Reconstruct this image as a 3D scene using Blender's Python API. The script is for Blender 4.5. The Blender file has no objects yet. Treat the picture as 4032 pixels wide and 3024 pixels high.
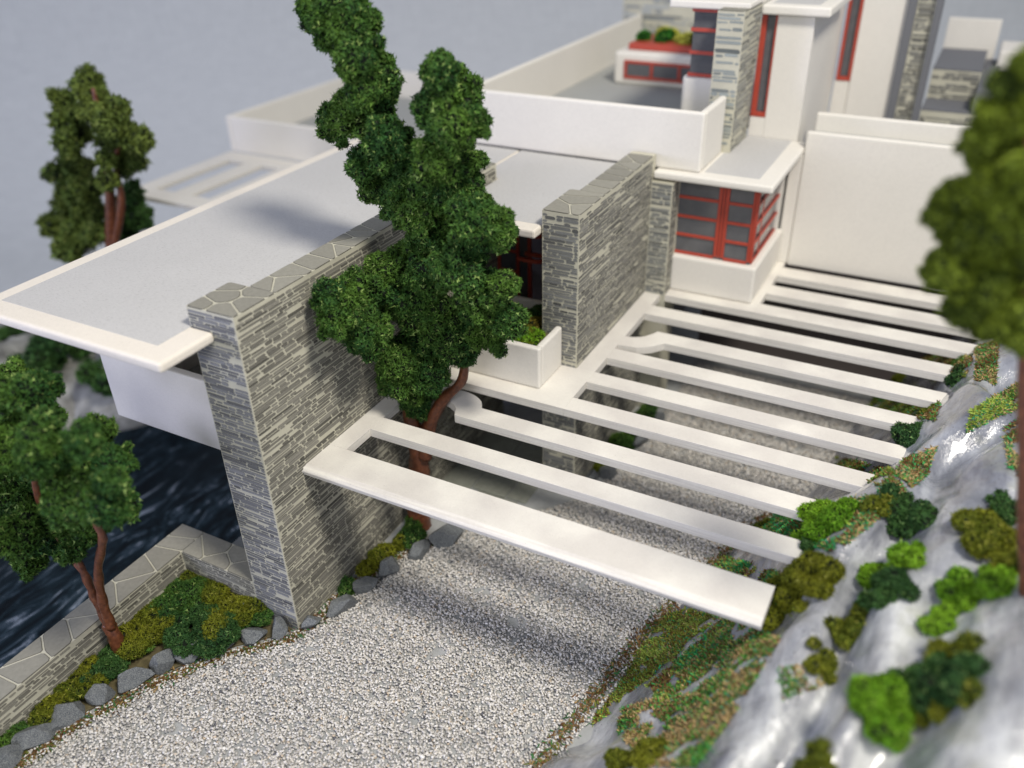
import bpy, math, random
import numpy as np
from mathutils import Vector, Matrix, noise as mnoise
random.seed(7); RS = np.random.RandomState(11)
scene = bpy.context.scene
COL = scene.collection

# ------------------------------------------------------------------ camera
CAM_P = np.array([14.48744, -13.030072, 19.805595]); FPX = 3405.38
RC = np.array([[0.885894, 0.463442, -0.020342], [0.227446, -0.472157, -0.851667], [-0.404303, 0.74986, -0.523688]])
cd = bpy.data.cameras.new('camera'); cam = bpy.data.objects.new('camera', cd); COL.objects.link(cam)
Rw = np.stack([RC[0], -RC[1], -RC[2]], 1)
cam.matrix_world = Matrix([[*Rw[0], CAM_P[0]], [*Rw[1], CAM_P[1]], [*Rw[2], CAM_P[2]], [0, 0, 0, 1]])
cd.sensor_width = 36; cd.lens = FPX / 4032 * 36; cd.clip_start = 0.1; cd.clip_end = 600
cd.dof.use_dof = True; cd.dof.focus_distance = 24.5; cd.dof.aperture_fstop = 0.088
scene.camera = cam
scene.render.resolution_x = 1024; scene.render.resolution_y = 768

# ------------------------------------------------------------------ light
w = bpy.data.worlds.new('World'); scene.world = w; w.use_nodes = True
bg = w.node_tree.nodes['Background']; bg.inputs[0].default_value = (0.72, 0.79, 1.0, 1); bg.inputs[1].default_value = 0.40
def area(name, loc, target, size, power, color):
    d = bpy.data.lights.new(name, 'AREA'); d.shape = 'DISK'; d.size = size; d.energy = power; d.color = color
    o = bpy.data.objects.new(name, d); COL.objects.link(o); o.location = loc
    o.rotation_euler = (Vector(target) - Vector(loc)).to_track_quat('-Z', 'Y').to_euler(); return o
area('ceiling_lamp', (33, -6, 58), (3, 8, 5), 12, 35500, (1.0, 0.94, 0.83))
area('front_fill_light', (14, -52, 40), (2, 8, 5), 24, 11500, (0.97, 0.97, 1.0))  # added fill from the front to brighten the walls facing it
area('side_window_light', (-34, -44, 17), (-2, 4, 5), 20, 15000, (0.66, 0.69, 1.0))
scene.view_settings.view_transform = 'Standard'; scene.view_settings.look = 'None'
scene.view_settings.exposure = 0.0; scene.view_settings.gamma = 1.0

# ------------------------------------------------------------------ geometry helpers
def ray(px):
    v = np.array([(px[0] - 2016) / FPX, (px[1] - 1512) / FPX, 1.0]); return RC.T @ v
def at(px, **k):                     # a point of the photograph laid on a real plane x=, y= or z=
    (a, val), = k.items(); i = 'xyz'.index(a); v = ray(px); t = (val - CAM_P[i]) / v[i]; return CAM_P + v * t
def depth(p): return float(RC[2] @ (np.asarray(p, float) - CAM_P))

def link(o, parent=None):
    COL.objects.link(o)
    if parent is not None: o.parent = parent
    return o
def tag(o, label=None, cat=None, group=None, kind=None):
    if label: o['label'] = label
    if cat: o['category'] = cat
    if group: o['group'] = group
    if kind: o['kind'] = kind
    return o
def empty(name, loc=(0, 0, 0), label=None, cat=None, group=None):
    o = bpy.data.objects.new(name, None); COL.objects.link(o); o.location = loc; o.empty_display_size = 0.3
    return tag(o, label, cat, group)

class MB:                            # collects polygons, builds ONE mesh object
    def __init__(s): s.v = []; s.f = []; s.c = []
    def add(s, verts, faces, col=None):
        b = len(s.v); s.v += [tuple(map(float, p)) for p in verts]
        s.f += [tuple(b + i for i in f) for f in faces]; s.c += [col] * len(faces)
        return s
    def box(s, x0, x1, y0, y1, z0, z1, col=None):
        v = [(x, y, z) for z in (z0, z1) for y in (y0, y1) for x in (x0, x1)]
        return s.add(v, [(0, 2, 3, 1), (4, 5, 7, 6), (0, 1, 5, 4), (2, 6, 7, 3), (0, 4, 6, 2), (1, 3, 7, 5)], col)
    def prism(s, pts, z0, z1, col=None):          # ccw outline in x,y
        n = len(pts); v = [(p[0], p[1], z0) for p in pts] + [(p[0], p[1], z1) for p in pts]
        f = [tuple(range(n - 1, -1, -1)), tuple(range(n, 2 * n))] + [(i, (i + 1) % n, n + (i + 1) % n, n + i) for i in range(n)]
        return s.add(v, f, col)
    def build(s, name, mat, parent=None, bevel=0, smooth=False, seg=2, kind=None):
        me = bpy.data.meshes.new(name); me.from_pydata(s.v, [], s.f); me.update()
        if any(c is not None for c in s.c):
            at_ = me.color_attributes.new('tone', 'FLOAT_COLOR', 'CORNER')
            buf = []
            for f, c in zip(s.f, s.c): buf += list(c or (1, 1, 1, 1)) * len(f)
            at_.data.foreach_set('color', buf)
        me.materials.append(mat)
        if smooth: me.polygons.foreach_set('use_smooth', [True] * len(me.polygons))
        o = bpy.data.objects.new(name, me); link(o, parent)
        if bevel:
            m = o.modifiers.new('edge', 'BEVEL'); m.width = bevel; m.segments = seg; m.limit_method = 'ANGLE'
            m.harden_normals = False
        if kind: o['kind'] = kind
        return o
def boxpart(name, mat, parent, x0, x1, y0, y1, z0, z1, bevel=0.03, **k):
    return MB().box(x0, x1, y0, y1, z0, z1).build(name, mat, parent, bevel=bevel, **k)

def mesh_np(name, V, F, mat, parent=None, colors=None, smooth=False, loc=None):
    """V (n,3), F (m,k) numpy -> mesh object; colors per face (m,3)"""
    me = bpy.data.meshes.new(name); m, k = F.shape
    me.vertices.add(len(V)); me.vertices.foreach_set('co', V.astype(np.float32).ravel())
    me.loops.add(m * k); me.loops.foreach_set('vertex_index', F.astype(np.int32).ravel())
    me.polygons.add(m); me.polygons.foreach_set('loop_start', np.arange(0, m * k, k, dtype=np.int32))
    me.polygons.foreach_set('loop_total', np.full(m, k, np.int32)) if hasattr(me.polygons[0], 'loop_total') and False else None
    if smooth: me.polygons.foreach_set('use_smooth', np.ones(m, bool))
    me.update(calc_edges=True)
    if colors is not None:
        a = me.color_attributes.new('tone', 'FLOAT_COLOR', 'CORNER')
        c = np.ones((m, k, 4), np.float32); c[:, :, :3] = colors[:, None, :]
        a.data.foreach_set('color', c.ravel())
    me.materials.append(mat)
    o = bpy.data.objects.new(name, me); link(o, parent)
    if loc is not None: o.location = loc
    return o

_PERM = np.random.RandomState(3).permutation(4096)
_GR = np.random.RandomState(4).uniform(-1, 1, (4096, 3)); _GR /= np.linalg.norm(_GR, axis=1)[:, None]
def vn(P):
    """vectorised gradient noise, about -0.7..0.7"""
    P = np.asarray(P, float) + 500.0; I = np.floor(P).astype(int); f = P - I; u = f * f * f * (f * (f * 6 - 15) + 10); out = np.zeros(len(P))
    for dx in (0, 1):
        for dy in (0, 1):
            for dz in (0, 1):
                h = _PERM[(_PERM[(_PERM[(I[:, 0] + dx) & 4095] + I[:, 1] + dy) & 4095] + I[:, 2] + dz) & 4095]
                g = _GR[h]; d = (g * (f - [dx, dy, dz])).sum(1)
                wx = u[:, 0] if dx else 1 - u[:, 0]; wy = u[:, 1] if dy else 1 - u[:, 1]; wz = u[:, 2] if dz else 1 - u[:, 2]
                out += d * wx * wy * wz
    return out * 1.3
def vn2(x, y, z=0.0): return vn(np.column_stack([x, y, np.full(len(x), z)]))
# ------------------------------------------------------------------ materials
def newmat(name):
    m = bpy.data.materials.new(name); m.use_nodes = True; nt = m.node_tree
    return m, nt, nt.nodes['Principled BSDF']
def N(nt, t, **k):
    n = nt.nodes.new(t)
    for a, b in k.items():
        if a in n.inputs: n.inputs[a].default_value = b
        else: setattr(n, a, b)
    return n
def coords(nt, scale=(1, 1, 1), obj=True):
    tc = N(nt, 'ShaderNodeTexCoord'); mp = N(nt, 'ShaderNodeMapping'); mp.inputs['Scale'].default_value = scale
    nt.links.new(tc.outputs['Object' if obj else 'Generated'], mp.inputs[0]); return mp.outputs[0]
def ramp(nt, fac, stops):
    r = N(nt, 'ShaderNodeValToRGB'); e = r.color_ramp.elements
    while len(e) < len(stops): e.new(0.5)
    for el, (p, c) in zip(e, stops): el.position = p; el.color = (*c, 1)
    nt.links.new(fac, r.inputs[0]); return r.outputs[0]
def mixc(nt, fac, a, b, mode='MIX'):
    m = N(nt, 'ShaderNodeMix'); m.data_type = 'RGBA'; m.blend_type = mode
    if isinstance(fac, (int, float)): m.inputs[0].default_value = fac
    else: nt.links.new(fac, m.inputs[0])
    for s, i in ((a, 6), (b, 7)):
        if isinstance(s, tuple): m.inputs[i].default_value = (*s, 1)
        else: nt.links.new(s, m.inputs[i])
    return m.outputs[2]
def noise(nt, vec, scale, detail=4, rough=0.55):
    n = N(nt, 'ShaderNodeTexNoise'); n.inputs['Scale'].default_value = scale; n.inputs['Detail'].default_value = detail
    n.inputs['Roughness'].default_value = rough; nt.links.new(vec, n.inputs['Vector']); return n.outputs['Fac']
def bump(nt, bs, h, strength=0.3, dist=0.02):
    b = N(nt, 'ShaderNodeBump'); b.inputs['Strength'].default_value = strength; b.inputs['Distance'].default_value = dist
    nt.links.new(h, b.inputs['Height']); nt.links.new(b.outputs[0], bs.inputs['Normal'])

def card(name, base, vary=0.05, edge=True):
    m, nt, bs = newmat(name)
    v = coords(nt); big = noise(nt, v, 0.55, 3); fine = noise(nt, v, 26, 5, 0.7)
    d = tuple(c * (1 - vary * 1.6) for c in base)
    c1 = ramp(nt, big, [(0.3, d), (0.7, base)])
    c2 = mixc(nt, 0.35, c1, ramp(nt, fine, [(0.3, tuple(c * 0.78 for c in base)), (0.7, tuple(min(1, c * 1.04) for c in base))]))
    # stray fibres
    fv = coords(nt, (9, 3.2, 9)); fn = noise(nt, fv, 3.1, 2, 0.5)
    c3 = mixc(nt, 1.0, c2, ramp(nt, fn, [(0.70, (1, 1, 1)), (0.74, (0.80, 0.79, 0.77))]), 'MULTIPLY')
    if edge:   # the laminated plies show on the cut edges
        ev = coords(nt, (0.5, 0.5, 30)); en = noise(nt, ev, 1.0, 2)
        c3 = mixc(nt, 1.0, c3, ramp(nt, en, [(0.4, (0.86, 0.85, 0.86)), (0.6, (1, 1, 1))]), 'MULTIPLY')
    nt.links.new(c3, bs.inputs['Base Color']); bs.inputs['Roughness'].default_value = 0.82
    bs.inputs['Specular IOR Level'].default_value = 0.25
    mott = noise(nt, v, 7, 4, 0.7)
    c3 = mixc(nt, 1.0, c3, ramp(nt, mott, [(0.32, (0.965, 0.965, 0.965)), (0.6, (1, 1, 1))]), 'MULTIPLY'); nt.links.new(c3, bs.inputs['Base Color'])
    bump(nt, bs, fine, 0.35, 0.02); return m
M = {}
M['ply'] = card('laminated_card', (0.80, 0.77, 0.70))
M['card'] = card('cream_card', (0.80, 0.77, 0.705), 0.03, False)
M['rim'] = card('warm_cream_card', (0.80, 0.745, 0.655), 0.03, False)
M['card2'] = card('warm_white_card', (0.78, 0.75, 0.69), 0.03, False)
M['grey_card'] = card('pale_grey_card', (0.555, 0.55, 0.54), 0.04, False)
m_ = M['grey_card']; nt_ = m_.node_tree; bs_ = nt_.nodes['Principled BSDF']; src_ = bs_.inputs['Base Color'].links[0].from_socket
fk = noise(nt_, coords(nt_, (5, 14, 5)), 1.6, 5, 0.75)
nt_.links.new(mixc(nt_, 1.0, src_, ramp(nt_, fk, [(0.34, (0.80, 0.80, 0.80)), (0.46, (1, 1, 1)), (0.60, (1, 1, 1)), (0.72, (1.10, 1.10, 1.10))]), 'MULTIPLY'), bs_.inputs['Base Color'])
M['floor_card'] = card('mid_grey_card', (0.40, 0.41, 0.40), 0.05, False)
M['dark_card'] = card('dark_grey_card', (0.17, 0.175, 0.19), 0.05, False)
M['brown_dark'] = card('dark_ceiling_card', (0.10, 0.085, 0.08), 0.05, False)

def toned(name, rough=0.8, noise_scale=30, amp=0.25, spec=0.3, bstr=0.2, bdist=0.01, sub=0.0):
    m, nt, bs = newmat(name)
    a = N(nt, 'ShaderNodeVertexColor'); a.layer_name = 'tone'
    v = coords(nt); n = noise(nt, v, noise_scale, 4, 0.7)
    c = mixc(nt, 1.0, a.outputs[0], ramp(nt, n, [(0.25, (1 - amp,) * 3), (0.75, (1 + 0 * amp,) * 3)]), 'MULTIPLY')
    nt.links.new(c, bs.inputs['Base Color']); bs.inputs['Roughness'].default_value = rough
    bs.inputs['Specular IOR Level'].default_value = spec
    if bstr: bump(nt, bs, n, bstr, bdist)
    return m
M['stone'] = toned('masonry_stone', 0.85, 14, 0.28, 0.2)
M['coping'] = toned('coping_flag', 0.8, 9, 0.22, 0.25)
M['foam'] = toned('foam_foliage', 0.7, 3.0, 0.35, 0.18, 0)
M['gravel'] = toned('gravel_grain', 0.45, 60, 0.12, 0.5, 0)
m, nt, bs = newmat('masonry_mortar'); v = coords(nt); n = noise(nt, v, 1.2, 4); f2 = noise(nt, v, 34, 3)
c = ramp(nt, n, [(0.3, (0.50, 0.48, 0.375)), (0.7, (0.58, 0.56, 0.44))])
c = mixc(nt, 0.25, c, ramp(nt, f2, [(0.3, (0.30, 0.29, 0.25)), (0.7, (0.56, 0.54, 0.46))]))
nt.links.new(c, bs.inputs['Base Color']); bs.inputs['Roughness'].default_value = 0.85; M['mortar'] = m
m, nt, bs = newmat('coping_joint'); bs.inputs['Base Color'].default_value = (0.50, 0.485, 0.43, 1); bs.inputs['Roughness'].default_value = 0.85; M['joint'] = m
def plain(name, col, rough=0.5, spec=0.5, ns=12, amp=0.12):
    m, nt, bs = newmat(name); v = coords(nt); n = noise(nt, v, ns, 4)
    c = ramp(nt, n, [(0.3, tuple(x * (1 - amp) for x in col)), (0.7, tuple(min(1, x * (1 + amp)) for x in col))])
    nt.links.new(c, bs.inputs['Base Color']); bs.inputs['Roughness'].default_value = rough; bs.inputs['Specular IOR Level'].default_value = spec
    return m
M['red'] = plain('red_window_frame', (0.42, 0.055, 0.03), 0.45)
M['pane'] = plain('smoked_window_pane', (0.11, 0.112, 0.12), 0.12, 0.6, 3, 0.1)
M['paint'] = plain('grey_base_paint', (0.36, 0.37, 0.37), 0.6, 0.3, 2, 0.15)
M['flag'] = plain('paving_flag', (0.27, 0.28, 0.24), 0.6, 0.3, 5, 0.12)
M['turf_soil'] = plain('soil', (0.12, 0.10, 0.05), 0.6, 0.4, 5, 0.4)
M['tube'] = plain('grey_tube', (0.13, 0.145, 0.17), 0.5)
# bark
m, nt, bs = newmat('copper_brown_bark'); v = coords(nt, (1, 1, 1)); n = noise(nt, v, 7, 4)
nt.links.new(ramp(nt, n, [(0.3, (0.07, 0.022, 0.012)), (0.62, (0.17, 0.058, 0.025)), (0.85, (0.30, 0.12, 0.05))]), bs.inputs['Base Color'])
bs.inputs['Roughness'].default_value = 0.38; bump(nt, bs, n, 0.5, 0.05); M['bark'] = m
# boulders on the gravel edge
m, nt, bs = newmat('dark_granite'); v = coords(nt); n = noise(nt, v, 9, 6, 0.75); n2 = noise(nt, v, 38, 4, 0.8)
c = ramp(nt, n, [(0.38, (0.045, 0.055, 0.07)), (0.55, (0.11, 0.125, 0.14)), (0.75, (0.22, 0.23, 0.23))])
c = mixc(nt, 0.5, c, ramp(nt, n2, [(0.42, (0.05, 0.06, 0.075)), (0.62, (0.42, 0.43, 0.41))]))
nt.links.new(c, bs.inputs['Base Color']); bs.inputs['Roughness'].default_value = 0.6; bump(nt, bs, n2, 0.6, 0.04); M['granite'] = m
# painted rock casting
m, nt, bs = newmat('painted_rock'); v = coords(nt); n = noise(nt, v, 0.42, 5, 0.6); n2 = noise(nt, v, 1.6, 6, 0.65)
vs = coords(nt, (1.1, 0.38, 1.0)); n3 = noise(nt, vs, 1.1, 5, 0.6)
c = ramp(nt, n, [(0.38, (0.17, 0.18, 0.205)), (0.5, (0.34, 0.35, 0.365)), (0.66, (0.58, 0.595, 0.59))])
c = mixc(nt, 0.5, c, ramp(nt, n3, [(0.38, (0.10, 0.105, 0.13)), (0.5, (0.32, 0.325, 0.34)), (0.62, (0.72, 0.73, 0.71))]))
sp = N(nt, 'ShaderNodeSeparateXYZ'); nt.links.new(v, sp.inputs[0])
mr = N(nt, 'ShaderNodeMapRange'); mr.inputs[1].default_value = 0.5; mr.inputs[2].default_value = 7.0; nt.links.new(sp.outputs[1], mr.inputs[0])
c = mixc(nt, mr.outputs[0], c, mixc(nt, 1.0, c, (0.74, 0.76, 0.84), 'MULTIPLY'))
n4 = noise(nt, v, 0.8, 3)
c = mixc(nt, ramp(nt, n4, [(0.56, (0, 0, 0)), (0.68, (0.45, 0.45, 0.45))]), c, (0.34, 0.35, 0.26))
n5 = noise(nt, v, 11, 2)
c = mixc(nt, 1.0, c, ramp(nt, n5, [(0.27, (0.25, 0.25, 0.27)), (0.31, (1, 1, 1))]), 'MULTIPLY')
nt.links.new(c, bs.inputs['Base Color']); bs.inputs['Roughness'].default_value = 0.16; bs.inputs['Specular IOR Level'].default_value = 0.75
nn = N(nt, 'ShaderNodeMath'); nn.operation = 'ADD'; nt.links.new(n2, nn.inputs[0]); nt.links.new(n3, nn.inputs[1])
bs.inputs['Coat Weight'].default_value = 0.7; bs.inputs['Coat Roughness'].default_value = 0.08
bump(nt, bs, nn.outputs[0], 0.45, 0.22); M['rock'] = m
M['bank'] = plain('shade_toned_bank_rock', (0.22, 0.22, 0.205), 0.45, 0.4, 0.9, 0.7)  # darker than the near rock: the shade under the roof is painted in
# printed river water under gloss
m, nt, bs = newmat('river_water'); v = coords(nt, (0.9, 0.28, 1)); 
wv = N(nt, 'ShaderNodeTexNoise'); wv.inputs['Scale'].default_value = 0.5; nt.links.new(v, wv.inputs['Vector'])
ad = N(nt, 'ShaderNodeVectorMath'); ad.operation = 'MULTIPLY_ADD'; ad.inputs[1].default_value = (2.2, 2.2, 2.2)
nt.links.new(wv.outputs['Color'], ad.inputs[0]); nt.links.new(v, ad.inputs[2])
a1 = noise(nt, ad.outputs[0], 2.4, 9, 0.72); a2 = noise(nt, v, 0.22, 3)
c = ramp(nt, a1, [(0.42, (0.003, 0.006, 0.009)), (0.52, (0.012, 0.026, 0.034)), (0.59, (0.05, 0.075, 0.095)), (0.70, (0.50, 0.55, 0.60))])
c = mixc(nt, ramp(nt, a2, [(0.45, (0, 0, 0)), (0.62, (0.8, 0.8, 0.8))]), c, (0.005, 0.010, 0.014))
nt.links.new(c, bs.inputs['Base Color']); bs.inputs['Roughness'].default_value = 0.5; bs.inputs['Specular IOR Level'].default_value = 0.12
bump(nt, bs, a1, 0.3, 0.1); M['water'] = m
# woven backdrop
m, nt, bs = newmat('woven_backdrop'); v = coords(nt)
x1 = noise(nt, coords(nt, (5, 5, 0.5)), 1.2, 3); x2 = noise(nt, coords(nt, (0.5, 0.5, 5)), 1.2, 3)
mm = N(nt, 'ShaderNodeMath'); mm.operation = 'ADD'; nt.links.new(x1, mm.inputs[0]); nt.links.new(x2, mm.inputs[1])
hh = N(nt, 'ShaderNodeMath'); hh.operation = 'MULTIPLY'; hh.inputs[1].default_value = 0.5; nt.links.new(mm.outputs[0], hh.inputs[0])
nt.links.new(ramp(nt, hh.outputs[0], [(0.35, (0.54, 0.56, 0.57)), (0.65, (0.62, 0.64, 0.645))]), bs.inputs['Base Color'])
bs.inputs['Roughness'].default_value = 0.9; bump(nt, bs, hh.outputs[0], 0.35, 0.5); M['backdrop'] = m

# ------------------------------------------------------------------ masonry (thin stones on a mortar face)
def srgb(r, g, b):
    f = lambda c: ((c / 255 + 0.055) / 1.055) ** 2.4 if c > 10 else c / 255 / 12.92
    return (f(r), f(g), f(b))
def stone_shapes(W, H, scale=1.0, cover=0.80):
    """irregular thin courses: list of (outline [(u,v)], tone)"""
    out = []; v = 0.03
    while v < H - 0.06:
        h = random.choice([0.05, 0.06, 0.07, 0.08, 0.10]) * scale
        if v + h > H - 0.02: h = H - 0.02 - v
        if h < 0.04: break
        u = random.uniform(-0.3, 0.1)
        while u < W:
            L = random.choice([0.2, 0.28, 0.36, 0.5, 0.7, 0.95]) * scale * random.uniform(0.8, 1.2)
            a, b = max(0.025, u), min(W - 0.025, u + L)
            if b - a > 0.07 and random.random() < cover:
                dv = random.uniform(-0.012, 0.014) * scale; hh = h * random.uniform(0.72, 1.0)
                if random.random() < 0.10: hh = h * 0.5
                k = min(0.03 * scale, (b - a) * 0.25, hh * 0.4)
                j = lambda s=0.006: random.uniform(-s, s) * scale
                v0, v1 = max(0.01, v + dv + j()), min(H - 0.01, v + dv + hh + j())
                q = (v1 - v0) * 0.3
                mid = (a + b) / 2
                pts = [(a + k, v0 + j()), (mid, v0 + j()), (b - k, v0 + j()), (b, v0 + q), (b - random.uniform(0, k), v1 - q),
                       (b - k * 1.6, v1), (mid + j(0.05), v1 + j()), (a + k, v1), (a, v1 - q), (a + random.uniform(0, k), v0 + q)]
                t = random.choice([0.26, 0.28, 0.29, 0.24, 0.19, 0.22]) * random.uniform(0.9, 1.1)
                if random.random() < 0.12: t *= 0.65
                out.append((pts, t))
            u += L + random.uniform(0.018, 0.05) * scale
        v += h + random.uniform(0.012, 0.028) * scale
    return out
def place_face(org, U, V, nrm, W, H, scale=1.0, cover=0.80, tint=(1, 0.99, 0.90), thick=0.012):  # tint: stone colour, with cool front and warm side light painted in
    org, U, V, nrm = map(lambda a: np.array(a, float), (org, U, V, nrm)); res = []
    for pts, t in stone_shapes(W, H, scale, cover):
        n = len(pts); P = [org + U * p[0] + V * p[1] for p in pts]
        if np.dot(np.cross(U, V), nrm) < 0: P = P[::-1]
        vv = [p - nrm * 0.004 for p in P] + [p + nrm * thick for p in P]
        ff = [tuple(range(n, 2 * n))] + [(i, (i + 1) % n, n + (i + 1) % n, n + i) for i in range(n)]
        cc = (t * tint[0], t * tint[1], t * tint[2], 1)
        cen = sum(P) / n; L = np.linalg.norm(P[0] - P[4])
        res.append((vv, ff, cc, L / max(depth(cen), 1), cen))
    return res
def masonry(wall, faces, single=300):
    """faces: results of place_face; the stones showing largest become parts, the rest one stuff part"""
    allp = [s for f in faces for s in f]
    def vis(s):
        q = RC @ (s[4] - CAM_P); x, y = q[0] / q[2] * FPX + 2016, q[1] / q[2] * FPX + 1512
        return -60 < x < 4090 and -60 < y < 3090
    seen = [s for s in allp if vis(s)]; seen.sort(key=lambda s: -s[3])
    for s in seen[:single]:
        n = len(s[0]) // 2
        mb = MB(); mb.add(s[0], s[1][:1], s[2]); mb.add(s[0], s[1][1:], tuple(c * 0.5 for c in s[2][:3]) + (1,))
        mb.build('stone', M['stone'], wall)
    rest = MB()
    for s in seen[single:]:
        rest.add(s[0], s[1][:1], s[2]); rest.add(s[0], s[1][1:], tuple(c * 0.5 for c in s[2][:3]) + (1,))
    if rest.v: tag(rest.build('stone_course', M['stone'], wall), kind='stuff')

def clip(poly, n, d):
    out = []
    for i in range(len(poly)):
        a, b = poly[i], poly[(i + 1) % len(poly)]
        da, db = n[0] * a[0] + n[1] * a[1] - d, n[0] * b[0] + n[1] * b[1] - d
        if da <= 0: out.append(a)
        if da * db < 0:
            t = da / (da - db); out.append((a[0] + (b[0] - a[0]) * t, a[1] + (b[1] - a[1]) * t))
    return out
def chamfer(p, k=0.18, m=0.06):
    out = []
    for i in range(len(p)):
        a, b, c = p[i - 1], p[i], p[(i + 1) % len(p)]
        for q in (a, c):
            L = math.hypot(q[0] - b[0], q[1] - b[1]); t = min(k, m / max(L, 1e-6))
            out.append((b[0] + (q[0] - b[0]) * t, b[1] + (q[1] - b[1]) * t))
    return out
def coping(wall, rects, z, cell=1.0, gap=0.024):
    """flagged coping: Voronoi flags inside rectangles, on a joint-coloured bed"""
    flags = []
    for (x0, x1, y0, y1) in rects:
        seeds = []
        lx, ly = x1 - x0, y1 - y0; nx, ny = max(1, round(lx / cell)), max(1, round(ly / cell))
        if lx / ly > 0.75 and lx / ly < 1.3:
            seeds = [(x0 + lx * u_, y0 + ly * v_) for u_, v_ in ((0.15, 0.1), (0.62, 0.12), (0.3, 0.55), (0.85, 0.5), (0.12, 0.9), (0.7, 0.93))]
        lo = max(lx, ly) if not seeds else 0; wd_ = min(lx, ly); k_ = 0; t_ = random.uniform(0.1, 0.4)
        while t_ < lo:
            o_ = wd_ * random.uniform(0.05, 0.95); k_ += 1
            seeds.append((x0 + o_, y0 + t_) if ly >= lx else (x0 + t_, y0 + o_)); t_ += cell * random.uniform(0.22, 0.85)
        for i, s in enumerate(seeds):
            p = [(x0, y0), (x1, y0), (x1, y1), (x0, y1)]
            for k, t in enumerate(seeds):
                if k == i: continue
                n = (t[0] - s[0], t[1] - s[1]); L = math.hypot(*n); n = (n[0] / L, n[1] / L)
                p = clip(p, n, n[0] * (s[0] + t[0]) / 2 + n[1] * (s[1] + t[1]) / 2 - gap)
                if len(p) < 3: break
            if len(p) >= 3: flags.append(p)
    for p in flags:
        q = chamfer(p); t = random.uniform(0.85, 1.12)
        cx = sum(a[0] for a in q) / len(q); cy = sum(a[1] for a in q) / len(q)
        mb = MB(); mb.prism(q, z - 0.01, z + 0.006, (0.13, 0.125, 0.11, 1))
        q2 = [(cx + (a[0] - cx) * (1 - 0.02 / max(0.2, math.hypot(a[0] - cx, a[1] - cy))), cy + (a[1] - cy) * (1 - 0.02 / max(0.2, math.hypot(a[0] - cx, a[1] - cy)))) for a in q]
        mb.prism(q2, z, z + 0.014, (0.31 * t, 0.30 * t, 0.255 * t, 1))
        mb.build('coping_stone', M['coping'], wall)

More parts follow.
